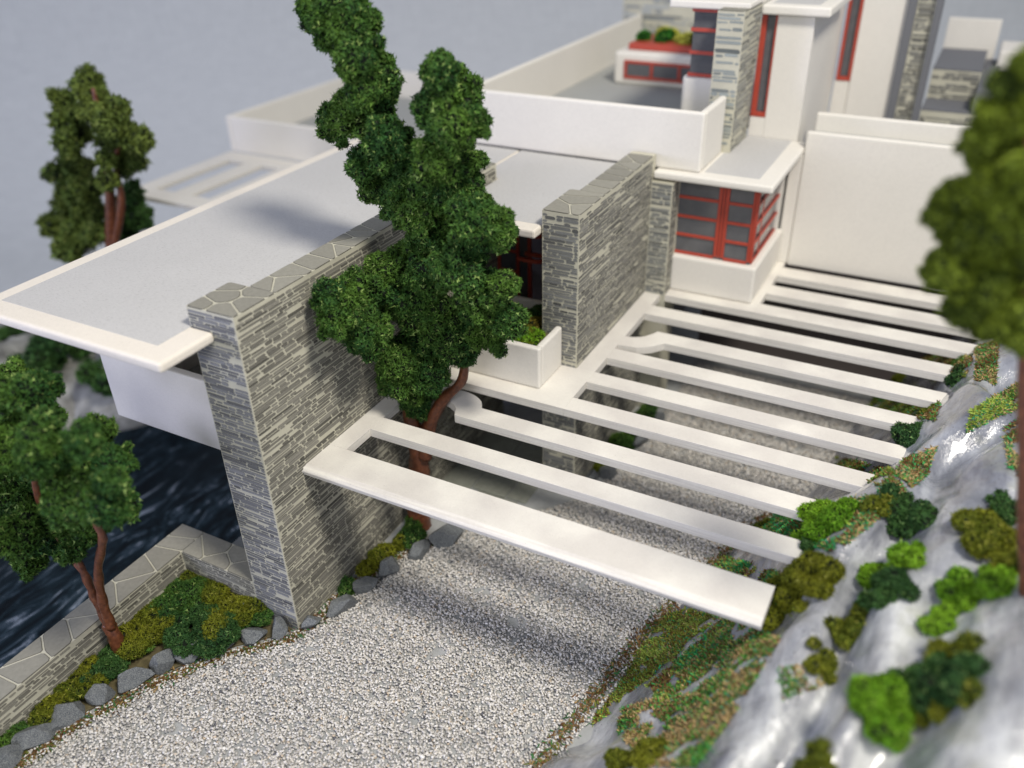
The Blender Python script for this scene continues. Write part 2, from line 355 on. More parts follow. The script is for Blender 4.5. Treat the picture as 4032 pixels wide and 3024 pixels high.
# ------------------------------------------------------------------ foliage foam
ICO = {}
def ico(sub):
    if sub not in ICO:
        import bmesh
        bm = bmesh.new(); bmesh.ops.create_icosphere(bm, subdivisions=sub, radius=1)
        V = np.array([v.co[:] for v in bm.verts]); F = np.array([[v.index for v in f.verts] for f in bm.faces]); bm.free()
        ICO[sub] = (V, F)
    return ICO[sub]
def foam(name, blobs, parent, cols, dens=240, size=0.075, squash=1.0, core=(0.004, 0.009, 0.003), maxn=60000, amp=0.30, fixed=None):  # near-black core paints shade into the pockets between crumbs
    """blobs [(x,y,z,r)] -> one clump of star-shaped foam crumbs round a dark core"""
    Vs, Fs, Cs = [], [], []; base = 0
    sd = random.uniform(0, 50); V0, F0 = ico(3); dens = dens * 2.4; size = size * 0.66
    def push(P): return 1 + amp * (1.1 * vn(P * 1.0 + sd) + 0.9 * vn(P * 2.4 + sd) + 0.5 * vn(P * 6.0 + sd) - 0.5 * np.abs(vn(P * 1.7 + sd + 5)))
    for (x, y, z, r) in blobs:
        V = V0 * r; c = np.array([x, y, z]); V = V * (0.90 * push(V + c))[:, None]; V[:, 2] *= squash
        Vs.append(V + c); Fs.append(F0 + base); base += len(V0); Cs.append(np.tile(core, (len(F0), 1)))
    B = np.array(blobs, float); PV, PC = [], []
    ctr = B[:, :3].mean(0)
    for bi, (x, y, z, r) in enumerate(blobs):
        n = int(min(maxn, dens * 4 * math.pi * r * r)); c0 = np.array([x, y, z])
        D = RS.normal(size=(n, 3)); D /= np.linalg.norm(D, axis=1)[:, None]
        pf = push(D * r + c0); P = D * (r * pf * RS.uniform(0.88, 1.06, n) + size * np.abs(RS.normal(0, 0.5, n)))[:, None]; P[:, 2] *= squash; P += c0
        keep = np.ones(n, bool)
        for bj, (a, b, c, q) in enumerate(blobs):
            if bj != bi and (a - x) ** 2 + (b - y) ** 2 + (c - z) ** 2 < (q + r * 1.3) ** 2: keep &= (((P - [a, b, c]) / [1, 1, squash]) ** 2).sum(1) > (q * 0.76) ** 2
        P, D, pf = P[keep], D[keep], pf[keep]; n = len(P)
        if n == 0: continue
        A = RS.normal(size=(n, 3)) * 0.8 + D * 0.6; A /= np.linalg.norm(A, axis=1)[:, None]
        Bv = np.cross(A, RS.normal(size=(n, 3))); Bv /= np.linalg.norm(Bv, axis=1)[:, None]; Cv = np.cross(A, Bv)
        s = size * RS.uniform(0.6, 1.5, n); V = np.zeros((n, 9, 3))
        for k in range(3):
            th = k * 2.09 + RS.uniform(-0.5, 0.5, n)
            dr = Bv * np.cos(th)[:, None] + Cv * np.sin(th)[:, None]; pr = Bv * -np.sin(th)[:, None] + Cv * np.cos(th)[:, None]
            L = (s * RS.uniform(0.8, 1.7, n) * np.where(RS.rand(n) < 0.12, 1.45, 1.0))[:, None]; wd = (s * 0.36)[:, None]
            V[:, 3 * k] = P + pr * wd; V[:, 3 * k + 1] = P - pr * wd; V[:, 3 * k + 2] = P + dr * L + A * L * RS.uniform(-0.3, 0.7, (n, 1))
        PV.append(V.reshape(-1, 3))
        t = np.clip(0.5 + vn(P * 0.7 + sd + 9) * 1.0 + RS.uniform(-0.25, 0.25, n), 0, 1)[:, None]
        c = np.array(cols[0]) * (1 - t) + np.array(cols[1]) * t
        hi = RS.rand(n, 1) < 0.06; c = np.where(hi, np.array(cols[2]), c * RS.uniform(0.7, 1.35, (n, 1)))
        PC.append(np.repeat(c, 3, 0))
    V = np.concatenate(Vs + PV); nf = sum(len(p) for p in PV)
    F = np.concatenate(Fs + [np.arange(nf).reshape(-1, 3) + base]); C = np.concatenate(Cs + PC)
    return mesh_np(name, V, F, M['foam'], parent, C)
GREEN = [(0.026, 0.088, 0.021), (0.092, 0.185, 0.026), (0.28, 0.40, 0.11)]
OLIVE = [(0.075, 0.11, 0.010), (0.20, 0.21, 0.014), (0.34, 0.34, 0.06)]
LIME = [(0.09, 0.23, 0.010), (0.21, 0.40, 0.020), (0.30, 0.50, 0.06)]
DARK = [(0.025, 0.075, 0.022), (0.06, 0.14, 0.030), (0.17, 0.28, 0.09)]

def tube(pts, rad, seg=10, twist=0.0, lob=0.0):
    """twisted wire trunk through pts [(x,y,z)] with radii"""
    P = [Vector(p) for p in pts]; Q, R_ = [], []
    for i in range(len(P) - 1):
        p0, p1, p2, p3 = P[max(i - 1, 0)], P[i], P[i + 1], P[min(i + 2, len(P) - 1)]
        for k in range(6):
            t = k / 6
            Q.append(0.5 * ((2 * p1) + (p2 - p0) * t + (2 * p0 - 5 * p1 + 4 * p2 - p3) * t * t + (3 * p1 - p0 - 3 * p2 + p3) * t ** 3))
            R_.append(rad[i] * (1 - t) + rad[i + 1] * t)
    Q.append(P[-1]); R_.append(rad[-1]); mb = MB(); v = []; f = []
    up = Vector((0.3, 0.9, 0.1))
    for i, q in enumerate(Q):
        d = (Q[min(i + 1, len(Q) - 1)] - Q[max(i - 1, 0)]).normalized(); a = d.cross(up).normalized(); b = d.cross(a)
        for k in range(seg):
            th = 2 * math.pi * k / seg; r = R_[i] * (1 + lob * math.cos(2 * (th + twist * i)) + random.uniform(-0.04, 0.04))
            v.append(q + a * math.cos(th) * r + b * math.sin(th) * r)
    n = len(Q)
    for i in range(n - 1):
        for k in range(seg): f.append((i * seg + k, i * seg + (k + 1) % seg, (i + 1) * seg + (k + 1) % seg, (i + 1) * seg + k))
    f.append(tuple(range(seg))[::-1]); f.append(tuple((n - 1) * seg + k for k in range(seg)))
    return mb.add(v, f)

# ================================================================== SETTING
# backdrop: a sheet that curves up from the table to a wall behind the model
h2 = np.array([-0.4743, 0.8803]); s2 = np.array([0.8803, 0.4743])
prof = [(-60, -6.5)] + [(62 + 16 * math.sin(t), -6.5 + 16 * (1 - math.cos(t))) for t in np.linspace(0, math.pi / 2, 14)] + [(78, 75)]
mb = MB(); o2 = CAM_P[:2]; vv = []
for (d, z) in prof:
    for sx in np.linspace(-110, 110, 12):
        p = o2 + h2 * d + s2 * sx; vv.append((p[0], p[1], z))
ff = [(i * 12 + k, i * 12 + k + 1, (i + 1) * 12 + k + 1, (i + 1) * 12 + k) for i in range(len(prof) - 1) for k in range(11)]
mb.add(vv, ff); tag(mb.build('backdrop', M['backdrop'], smooth=True), 'plain blue grey woven backdrop behind the whole model', kind='structure')

# river
mb = MB(); mb.box(-22.5, -5.2, -12, 22, -3.3, -3.0); tag(mb.build('water', M['water']), 'dark river water with white ripples beside the house', kind='structure')

# gravel ground (grey painted board under the gravel)
gy = [(-7.5, -4.0), (-6, -3.75), (-4.5, -3.25), (-2.9, -2.55), (-1.6, -1.65), (0, 0.0)]
mb = MB(); mb.box(-4.6, 18, -11, 26, -6.4, -0.02); tag(mb.build('ground', M['paint']), 'grey painted ground board under the gravel', kind='structure')

# gravel edge on the rock side
GB = [(-9, 6.6), (-3, 8.0), (-0.92, 8.31), (1.3, 8.74), (3.74, 9.12), (5.98, 9.59), (8.27, 10.19), (11.1, 11.17), (13.4, 12.1), (15.5, 12.5), (18.2, 12.8), (20.6, 13.25), (26, 14.3)]
LBX = [(-9, -4.0), (-7.0, -3.72), (-6, -3.62), (-5.25, -3.42), (-4.5, -3.05), (-3.64, -2.7), (-2.87, -2.3), (-2.26, -1.9), (-1.59, -1.4), (-0.95, -0.7), (-0.3, -0.2), (0.4, 0.02), (1.56, 0.05), (2.6, 0.3), (3.75, 0.5), (4.43, 0.8), (5.6, 1.9), (7.0, 3.0), (9.0, 4.8), (11, 5.5), (13.5, 5.9), (26, 6.0)]
def lerp(tab, y): return np.interp(y, [t[0] for t in tab], [t[1] for t in tab])

V0, F0 = ico(1)
def gravel(name, n, y0, y1, x0, x1, s, label):
    P = np.stack([RS.uniform(x0, x1, n), RS.uniform(y0, y1, n)], 1)
    k = (P[:, 0] > lerp(LBX, P[:, 1])) & (P[:, 0] < lerp(GB, P[:, 1]) + 0.35)
    bare = vn2(P[:, 0] * 1.1, P[:, 1] * 1.1, 3.3) + 0.4 * vn2(P[:, 0] * 4, P[:, 1] * 4, 1.0)
    k &= ~((bare > 0.50) & (RS.rand(n) < 0.8)); k &= ~((P[:, 0] < 3.2) & (P[:, 1] > 6.4))
    P = P[k]; n = len(P)
    sc = s * np.stack([RS.uniform(0.7, 1.5, n), RS.uniform(0.55, 1.0, n), RS.uniform(0.45, 0.85, n)], 1)
    V = V0[None] * sc[:, None] * RS.uniform(0.8, 1.15, (n, 12, 1))
    th = RS.uniform(0, 6.28, n); ti = RS.normal(0, 0.35, n)
    y = V[:, :, 1] * np.cos(ti)[:, None] - V[:, :, 2] * np.sin(ti)[:, None]; z = V[:, :, 1] * np.sin(ti)[:, None] + V[:, :, 2] * np.cos(ti)[:, None]
    x = V[:, :, 0]; X = x * np.cos(th)[:, None] - y * np.sin(th)[:, None]; Y = x * np.sin(th)[:, None] + y * np.cos(th)[:, None]
    W = np.stack([X + P[:, :1], Y + P[:, 1:], z + (RS.uniform(0.0, 0.075, n))[:, None]], 2)
    F = (F0[None] + (np.arange(n) * 12)[:, None, None]).reshape(-1, 3)
    pal = np.array([(0.84, 0.80, 0.73), (0.76, 0.73, 0.68), (0.66, 0.63, 0.58), (0.88, 0.86, 0.83), (0.50, 0.48, 0.45), (0.70, 0.58, 0.44), (0.12, 0.12, 0.14)])
    ci = RS.choice(7, n, p=[0.25, 0.22, 0.20, 0.13, 0.15, 0.03, 0.02]); C = np.repeat(pal[ci] * RS.uniform(0.72, 1.02, (n, 1)), 20, 0)
    return tag(mesh_np(name, W.reshape(-1, 3), F, M['gravel'], None, C, smooth=True), label, 'gravel', kind='stuff')
gravel('gravel', 170000, -9.0, 20.5, -4.2, 14.0, 0.043, 'white and pale grey gravel covering the yard below the trellis')

# flagstone paving behind the tree, under the trellis
fl = empty('paving', (1.6, 8.6, 0.0)); tag(fl, 'grey flagstone paving under the trellis behind the tree', kind='structure')
for (x0, x1, y0, y1) in [(0.05, 1.5, 6.6, 8.0), (1.55, 3.15, 6.9, 8.2), (0.05, 1.2, 8.05, 10.2), (1.25, 2.6, 8.25, 10.0), (2.65, 3.42, 8.3, 9.9), (0.05, 1.6, 10.25, 12.5), (1.65, 3.42, 10.1, 12.5)]:
    b = boxpart('paving_stone', M['flag'], fl, x0 - 1.6, x1 - 1.6, y0 - 8.6, y1 - 8.6, -0.02, 0.05, 0.02)

# ------------------------------------------------------------------ rock terrain on the right
CP = []
def cp(px, z): p = at(px, z=z); CP.append((p[0], p[1], z))
for y, x in GB: CP.append((x, y, -0.12)); CP.append((x - 1.6, y, -0.9))
for px, z in [((2760, 3024), 4.3), ((3000, 2650), 4.9), ((3100, 2500), 5.2), ((3250, 2290), 5.5), ((3416, 2050), 5.8), ((3560, 1880), 5.95), ((3710, 1707), 6.0), ((3913, 1390), 6.1)]: cp(px, z)
for px, z in [((2430, 2930), 1.6), ((2520, 2790), 1.7), ((2660, 2620), 1.9), ((2790, 2450), 2.2), ((2200, 2990), 0.7)]: cp(px, z)
for px, z in [((2380, 2930), 0.35), ((2450, 2780), 0.3), ((2570, 2600), 0.5), ((2700, 2440), 0.6)]: cp(px, z)
for px, z in [((2600, 2900), 2.1), ((2760, 2720), 2.7), ((2900, 2560), 3.3), ((2980, 2500), 3.9)]: cp(px, z)
for x, y in [(13.15, 4.05), (13.05, 5.8), (14.2, 7.6), (14.8, 9.3), (14.75, 11.1), (15.6, 12.85), (15.75, 14.7), (16.3, 16.5), (16.8, 18.3), (17.2, 20.2)]: CP.append((x, y, 5.18)); CP.append((x + 0.5, y, 5.55))
for x, y, z in [(13.1, 2.0, 4.6),
                (11.4, 5.0, 1.3), (12.2, 5.0, 2.7), (12.0, 9.0, 1.6), (13.2, 9.0, 3.4), (13.0, 13, 1.2), (14.5, 13.0, 3.6), (14.2, 18, 1.5), (15.6, 18, 3.8), (15, 23, 2.0), (17, 23, 4.6)]: CP.append((x, y, z))
for px, z in [((3050, 3024), 5.1), ((3300, 2700), 5.6), ((3350, 2450), 5.8), ((3600, 2100), 6.2), ((3800, 1800), 6.4), ((3980, 1500), 6.3), ((3400, 3024), 6.3), ((3700, 3024), 7.0), ((4032, 3024), 7.6),
              ((3600, 2700), 6.6), ((3900, 2700), 7.5), ((3700, 2400), 6.7), ((4032, 2400), 7.6), ((3850, 2100), 6.9), ((4032, 2050), 7.4), ((4032, 1700), 7.0)]: cp(px, z)
CP += [(12.5, 1.3, 4.1), (12.3, 0.2, 3.9), (12.7, 3.2, 4.5), (12.9, 5.0, 4.6)]
CP += [(20, 20, 7.0), (20, 10, 8.5), (20, 0, 9.2), (19, -6, 9.0), (15, -8, 7.0), (12.4, -8, 3.0), (24, 10, 9.5), (24, -6, 10), (24, 24, 7), (19, 27, 6)]
CPa = np.array(CP); Pc = CPa[:, :2]; n = len(Pc)
def tps(r2): return 0.5 * r2 * np.log(r2 + 1e-9)
K = tps(((Pc[:, None] - Pc[None]) ** 2).sum(2)) + np.eye(n) * 0.06
A = np.zeros((n + 3, n + 3)); A[:n, :n] = K; A[:n, n] = 1; A[:n, n + 1:] = Pc; A[n, :n] = 1; A[n + 1:, :n] = Pc.T
sol = np.linalg.solve(A, np.concatenate([CPa[:, 2], np.zeros(3)]))
def terr_np(X):
    D = tps(((X[:, None] - Pc[None]) ** 2).sum(2)); z = D @ sol[:n] + sol[n] + X @ sol[n + 1:]
    e = X[:, 0] - lerp(GB, X[:, 1]); wgt = np.clip(e / 1.2, 0, 1)
    a, b = X[:, 0], X[:, 1]; u = a - 0.10 * b
    sd_ = a - np.interp(b, [-6, -2, -0.2, 1, 5.6, 10.2, 16, 24], [12.2, 12.75, 13.25, 13.5, 14.45, 15.75, 16.8, 18.2]) + vn2(a * 0.3, b * 0.35, 31.0) * 0.9
    G_ = lambda c, w_: np.exp(-((sd_ - c) / w_) ** 2)
    nz = vn2(u * 0.5, b * 0.12, 2.0) * 0.40 + vn2(u * 1.15, b * 0.22, 7.0) * 0.18 + (0.40 * G_(0.1, 0.5) - 0.50 * G_(1.15, 0.42) + 0.42 * G_(2.0, 0.55) - 0.50 * G_(3.0, 0.42) + 0.3 * G_(4.0, 0.6)) * (0.8 + 0.9 * vn2(a * 0.25, b * 0.3, 40.0)) + vn2(a * 2.0, b * 1.0, 9.0) * 0.08 + vn2(a * 5.0, b * 3.0, 12.0) * 0.02
    return z + nz * wgt
gx, gyv = np.linspace(6.0, 25, 190), np.linspace(-9, 27.5, 300)
GX, GY = np.meshgrid(gx, gyv); XY = np.stack([GX.ravel(), GY.ravel()], 1); GZ = terr_np(XY)
TG = GZ.reshape(300, 190)
def terr(x, y):
    i = np.clip((y + 9) / 36.5 * 299, 0, 298.99); j = np.clip((x - 6) / 19 * 189, 0, 188.99)
    a, b = int(i), int(j); u, v_ = i - a, j - b
    return TG[a, b] * (1 - u) * (1 - v_) + TG[a + 1, b] * u * (1 - v_) + TG[a, b + 1] * (1 - u) * v_ + TG[a + 1, b + 1] * u * v_
idx = np.arange(300 * 190).reshape(300, 190)
Fq = np.stack([idx[:-1, :-1], idx[:-1, 1:], idx[1:, 1:], idx[1:, :-1]], 2).reshape(-1, 4)
zc = GZ[Fq].max(1); Fq = Fq[zc > -0.45]
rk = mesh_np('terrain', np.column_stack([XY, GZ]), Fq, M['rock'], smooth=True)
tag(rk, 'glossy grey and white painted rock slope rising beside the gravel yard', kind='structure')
def hit_terr(px):
    v = ray(px); t = 8.0
    while t < 60:
        p = CAM_P + v * t
        if p[0] > 6 and p[0] < 25 and p[1] > -9 and p[1] < 27 and p[2] < terr(p[0], p[1]): return p
        t += 0.04
    return None

# turf fibres scattered on the bank
def turf(name, px_polys, label):
    gxx, gyy = RS.uniform(8, 20, 900000), RS.uniform(-5, 24, 900000)
    ii = (gyy + 9) / 36.5 * 299; jj = (gxx - 6) / 19 * 189; a, b = ii.astype(int), jj.astype(int); u, v_ = ii - a, jj - b
    gz = TG[a, b] * (1 - u) * (1 - v_) + TG[a + 1, b] * u * (1 - v_) + TG[a, b + 1] * (1 - u) * v_ + TG[a + 1, b + 1] * u * v_
    Q = np.column_stack([gxx, gyy, gz]); q = (Q - CAM_P) @ RC.T; U = q[:, 0] / q[:, 2] * FPX + 2016; W_ = q[:, 1] / q[:, 2] * FPX + 1512
    P, Cc = [], []
    for poly, dn, cols in px_polys:
        ins = np.zeros(len(U), bool)
        for i in range(len(poly)):
            (x1, y1), (x2, y2) = poly[i], poly[i - 1]
            ins ^= ((y1 > W_) != (y2 > W_)) & (U < (x2 - x1) * (W_ - y1) / (y2 - y1 + 1e-9) + x1)
        ins &= (RS.rand(len(U)) < dn) & (gz > -0.05); S_ = Q[ins]
        g = vn(S_ * [1.3, 1.3, 0] + 3.0) + 0.5 * vn(S_ * [3.5, 3.5, 0] + 1.0); S_ = S_[g > -0.20]
        k = vn(S_ * [1.0, 1.0, 0] + 20.0) * 1.4 + RS.uniform(-0.5, 0.5, len(S_))
        c = np.array(cols)[np.where(k < -0.14, 0, np.where(k < 0.14, 1, 2))]
        rnd = RS.rand(len(S_)) < 0.25; c[rnd] = np.array(ALLT)[RS.choice(len(ALLT), rnd.sum())]
        P.append(S_ + np.column_stack([np.zeros((len(S_), 2)), RS.uniform(0, 0.06, len(S_))])); Cc.append(c)
    P = np.concatenate(P); C = np.concatenate(Cc); n = len(P); D = RS.normal(size=(n, 3)); D[:, 2] = np.abs(D[:, 2]) * 0.5; D /= np.linalg.norm(D, axis=1)[:, None]
    S = np.cross(D, RS.normal(size=(n, 3))); S /= np.linalg.norm(S, axis=1)[:, None]
    L = RS.uniform(0.04, 0.12, (n, 1)); W = RS.uniform(0.010, 0.022, (n, 1))
    V = np.stack([P - D * L * 0.3 - S * W, P - D * L * 0.3 + S * W, P + D * L + S * W * 0.6, P + D * L - S * W * 0.6], 1).reshape(-1, 3)
    C = C * RS.uniform(0.7, 1.3, (n, 1))
    return tag(mesh_np(name, V, np.arange(4 * n).reshape(-1, 4), M['foam'], None, C), label, 'grass', kind='stuff')
G1, G2, BR, TN, YG, TL, OL = (0.09, 0.30, 0.05), (0.05, 0.36, 0.10), (0.19, 0.10, 0.035), (0.52, 0.37, 0.17), (0.36, 0.46, 0.08), (0.03, 0.27, 0.17), (0.20, 0.24, 0.03)
ALLT = [G1, G2, BR, TN, YG, TL]
turf('grass', [([(2560, 2760), (2900, 2440), (3070, 2520), (2900, 2800), (2740, 3024), (2560, 3024), (2430, 2880), (2440, 2800)], 0.9, (TN, BR, G1)),
               ([(2560, 2700), (2840, 2440), (3000, 2440), (2820, 2680), (2600, 2780)], 0.7, (G2, YG, BR)),
               ([(2300, 2800), (2480, 2580), (2560, 2450), (2700, 2400), (2830, 2430), (2560, 2700), (2330, 2860)], 0.9, (OL, BR, YG)),
               ([(2820, 2180), (3160, 2290), (3120, 2430), (2900, 2330), (2760, 2260)], 0.9, (G2, YG, BR)),
               ([(3020, 2000), (3300, 2080), (3280, 2180), (3000, 2080)], 0.8, (G1, BR, G2)),
               ([(3200, 2010), (3480, 1930), (3560, 1810), (3690, 1760), (3650, 1870), (3440, 2060), (3330, 2150), (3180, 2100)], 0.9, (TN, G2, BR)),
               ([(3290, 1800), (3540, 1860), (3500, 1930), (3250, 1860)], 0.7, (BR, G1, OL)),
               ([(3440, 1540), (3700, 1590), (3680, 1660), (3400, 1620)], 0.7, (BR, G1, OL)),
               ([(3560, 1370), (3830, 1410), (3800, 1490), (3540, 1440)], 0.7, (BR, TN, OL)),
               ([(3840, 1370), (3930, 1340), (3920, 1520), (3840, 1500)], 0.9, (TN, G1, BR)),
               ([(3820, 1620), (4032, 1500), (4032, 1600), (3900, 1660), (3800, 1710)], 0.8, (TN, G1, YG)),
               ([(3950, 1690), (4032, 1640), (4032, 1960), (3970, 1840)], 0.8, (BR, G2, TN)),
               ([(3060, 2640), (3240, 2590), (3250, 2700), (3080, 2760)], 0.35, (TN, BR, G1))],
     'green, tan and brown turf fibres on the rocky bank beside the gravel')
# brown glue and turf crumbs along the gravel edges
P = []
for k in range(2600):
    y = random.uniform(-7.5, 5.2); P.append((lerp(LBX, y) + random.gauss(0.22, 0.13), y, 0.05 + random.uniform(0, 0.04)))
for k in range(1500):
    y = random.uniform(-1, 12); P.append((lerp(GB, y) + random.gauss(0.05, 0.14), y, 0.08 + random.uniform(0, 0.05)))
P = np.array(P); n_ = len(P); D = RS.normal(size=(n_, 3)); D[:, 2] *= 0.3; D /= np.linalg.norm(D, axis=1)[:, None]
S = np.cross(D, [0, 0, 1.0]) + RS.normal(0, 0.2, (n_, 3)); L = RS.uniform(0.03, 0.08, (n_, 1)); W = RS.uniform(0.01, 0.025, (n_, 1))
V = np.stack([P - D * L - S * W, P - D * L + S * W, P + D * L + S * W, P + D * L - S * W], 1).reshape(-1, 3)
cc = np.array([(0.16, 0.08, 0.03), (0.05, 0.15, 0.05), (0.30, 0.20, 0.08), (0.14, 0.16, 0.03)])[RS.choice(4, n_, p=[0.45, 0.2, 0.2, 0.15])]
tag(mesh_np('moss_crumbs', V, np.arange(4 * n_).reshape(-1, 4), M['foam'], None, cc * RS.uniform(0.6, 1.3, (n_, 1))), 'brown and green crumbs glued along the edges of the gravel', 'crumbs', kind='stuff')

# planting bed soil behind the edging stones (low mound with white grit)
mb = MB(); 
bed = [(-4.42, -8.0), (-3.8, -7.4), (-3.7, -6.2), (-3.5, -5.2), (-3.0, -4.2), (-2.4, -2.9), (-1.7, -1.75), (-0.6, -0.6), (-0.2, -0.05), (-4.42, -0.05)]
mb.prism(bed, -0.02, 0.06); tag(mb.build('soil', M['turf_soil'], bevel=0.02), 'brown soil of the planting bed behind the low stone wall', kind='structure')

# ================================================================== HOUSE MODEL
house = empty('model_house', (0, 0, 0), 'cream card model house with stone walls, flat roofs, terraces and an open trellis', 'building')
ZT, ZB, ZR = 5.24, 4.96, 9.98
# --- stone wall nearest to us (thick pier then thinner wall)
wa = boxpart('stone_wall', M['mortar'], house, -1.52, 0, 0, 1.5, -0.02, 10.55, 0)
MB().box(-0.86, 0, 1.5, 13.05, -0.02, 10.55).build('wall_core', M['mortar'], wa)
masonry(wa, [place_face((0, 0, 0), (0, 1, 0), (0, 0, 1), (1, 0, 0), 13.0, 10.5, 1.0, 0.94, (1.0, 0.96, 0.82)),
             place_face((-1.52, 0, 0), (1, 0, 0), (0, 0, 1), (0, -1, 0), 1.52, 10.5, 1.0, 0.94, (0.94, 0.96, 0.99)),  # cooler stones than the long side, the bluish light put into their colour
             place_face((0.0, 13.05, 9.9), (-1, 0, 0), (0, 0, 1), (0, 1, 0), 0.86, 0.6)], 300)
coping(wa, [(-1.52, 0, 0, 1.5), (-0.86, 0, 1.5, 13.05)], 10.55, 1.05)
# --- second stone wall
wb = boxpart('stone_wall', M['mortar'], house, 3.45, 4.69, 9.64, 11.7, -0.02, 10.52, 0)
MB().box(3.78, 4.69, 11.7, 16.4, -0.02, 10.52).build('wall_core', M['mortar'], wb)
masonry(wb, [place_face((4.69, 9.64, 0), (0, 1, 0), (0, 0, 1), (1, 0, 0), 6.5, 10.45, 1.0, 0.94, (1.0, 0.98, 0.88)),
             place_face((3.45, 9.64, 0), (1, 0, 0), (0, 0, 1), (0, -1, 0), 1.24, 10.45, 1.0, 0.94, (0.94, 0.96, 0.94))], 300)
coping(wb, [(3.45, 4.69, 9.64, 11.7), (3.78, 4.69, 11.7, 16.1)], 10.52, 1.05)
# --- return wall beside the bay window
wc = boxpart('stone_wall', M['mortar'], house, 4.70, 5.50, 16.08, 17.4, 0, 9.62, 0)
masonry(wc, [place_face((4.70, 16.08, ZT), (1, 0, 0), (0, 0, 1), (0, -1, 0), 0.80, 4.35, 1.0, 0.94, (0.94, 0.97, 0.93)),
             place_face((5.50, 16.08, ZT), (0, 1, 0), (0, 0, 1), (1, 0, 0), 0.7, 4.35, 1.0, 0.94)], 60)
# --- lower roof
RS_ = MB(); RS_.prism([(-7.77, -1.72), (-0.78, -1.72), (-0.78, 0.02), (-1.50, 0.02), (-1.50, 1.52), (-0.84, 1.52), (-0.84, 13.1), (-0.84, 16.5), (-7.77, 16.5)], 9.70, ZR)
rf = RS_.build('roof', M['rim'], house, bevel=0.09, seg=3)
MB().prism([(-7.25, -1.08), (-1.50, -1.08), (-1.50, -0.01), (-1.53, -0.01), (-1.53, 1.55), (-0.88, 1.55), (-0.88, 16.45), (-7.25, 16.45)], ZR - 0.01, ZR + 0.006).build('roof_panel', M['grey_card'], rf)
rf2 = MB().prism([(0.02, 9.2), (3.40, 9.2), (3.40, 11.75), (3.74, 11.75), (3.74, 16.5), (-0.8, 16.5), (-0.8, 13.1), (0.02, 13.1)], 9.70, ZR).build('roof', M['rim'], house, bevel=0.07, seg=2)
MB().prism([(0.05, 9.75), (3.37, 9.75), (3.37, 11.8), (3.7, 11.8), (3.7, 16.45), (-0.75, 16.45), (-0.75, 13.15), (0.05, 13.15)], ZR - 0.01, ZR + 0.006).build('roof_panel', M['grey_card'], rf2)
# --- terrace parapet under the lower roof
boxpart('parapet', M['card'], house, -7.02, -1.0, 1.0, 1.28, 5.14, 7.50, 0.05)
boxpart('parapet', M['card'], house, -7.02, -6.74, 1.29, 15, 5.14, 7.50, 0.05)
boxpart('terrace_floor', M['floor_card'], house, -6.7, -0.9, 1.29, 16, 5.2, 5.4, 0)
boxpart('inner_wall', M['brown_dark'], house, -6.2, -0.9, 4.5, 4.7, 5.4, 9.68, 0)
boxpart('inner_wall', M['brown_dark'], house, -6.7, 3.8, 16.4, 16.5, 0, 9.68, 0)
# --- living room glazing seen between the stone walls
lw = empty('window', (0, 13.0, 5.24)); lw.parent = house
for x in (0.0, 0.78, 1.25): boxpart('frame', M['red'], lw, x, x + 0.12, -0.06, 0.06, 0, 4.4, 0.01)
for z in (1.3, 2.1, 3.05, 4.2): boxpart('frame', M['red'], lw, 0.12, 0.78, -0.05, 0.05, z, z + 0.11, 0.01)
boxpart('pane', M['pane'], lw, 0.06, 1.3, -0.01, 0.01, 0, 4.4, 0)
for z in (2.25, 3.2):
    mb = MB(); pts = []
    for t in np.linspace(-math.pi / 2, math.pi / 2, 9): pts.append((1.95 + 0.32 * math.cos(t), 0.32 * math.sin(t)))
    pts = [(1.3, -0.32)] + pts + [(1.3, 0.32)]; ins = [(1.3, -0.2)] + [(1.95 + 0.2 * math.cos(t), 0.2 * math.sin(t)) for t in np.linspace(-math.pi / 2, math.pi / 2, 9)] + [(1.3, 0.2)]
    v = [(a, b - 0.6, z) for a, b in pts] + [(a, b - 0.6, z) for a, b in ins] + [(a, b - 0.6, z + .12) for a, b in pts] + [(a, b - 0.6, z + .12) for a, b in ins]
    n0 = len(pts); f = []
    for i in range(n0 - 1): f += [(i, i + 1, n0 + i + 1, n0 + i), (2 * n0 + i, 3 * n0 + i, 3 * n0 + i + 1, 2 * n0 + i + 1), (i, 2 * n0 + i, 2 * n0 + i + 1, i + 1), (n0 + i, n0 + i + 1, 3 * n0 + i + 1, 3 * n0 + i)]
    mb.add(v, f).build('shelf', M['red'], lw)
# --- trellis
tr = empty('trellis', (0, 0, 0)); tr.parent = house
MB().add([(0, 1.30, ZT - .12), (0, 1.36, ZB), (0, 2.57, ZB), (0, 2.57, ZT), (0, 1.50, ZT), (0, 1.36, ZT - .05),
          (12.86, 1.30, ZT - .12), (12.86, 1.36, ZB), (12.86, 2.57, ZB), (12.86, 2.57, ZT), (12.86, 1.50, ZT), (12.86, 1.36, ZT - .05)],
         [(0, 1, 2, 3, 4, 5)[::-1], (6, 7, 8, 9, 10, 11)] + [(i, (i + 1) % 6, 6 + (i + 1) % 6, 6 + i)[::-1] for i in range(6)]).build('beam', M['ply'], tr, bevel=0.012)
TH = lambda *a, n='beam': MB().box(*a, ZB, ZT).build(n, M['ply'], tr, bevel=0.012)
TH(0.0, 0.6, 2.571, 7.239, n='edge_strip')
TH(0.601, 13.5, 3.73, 4.41)
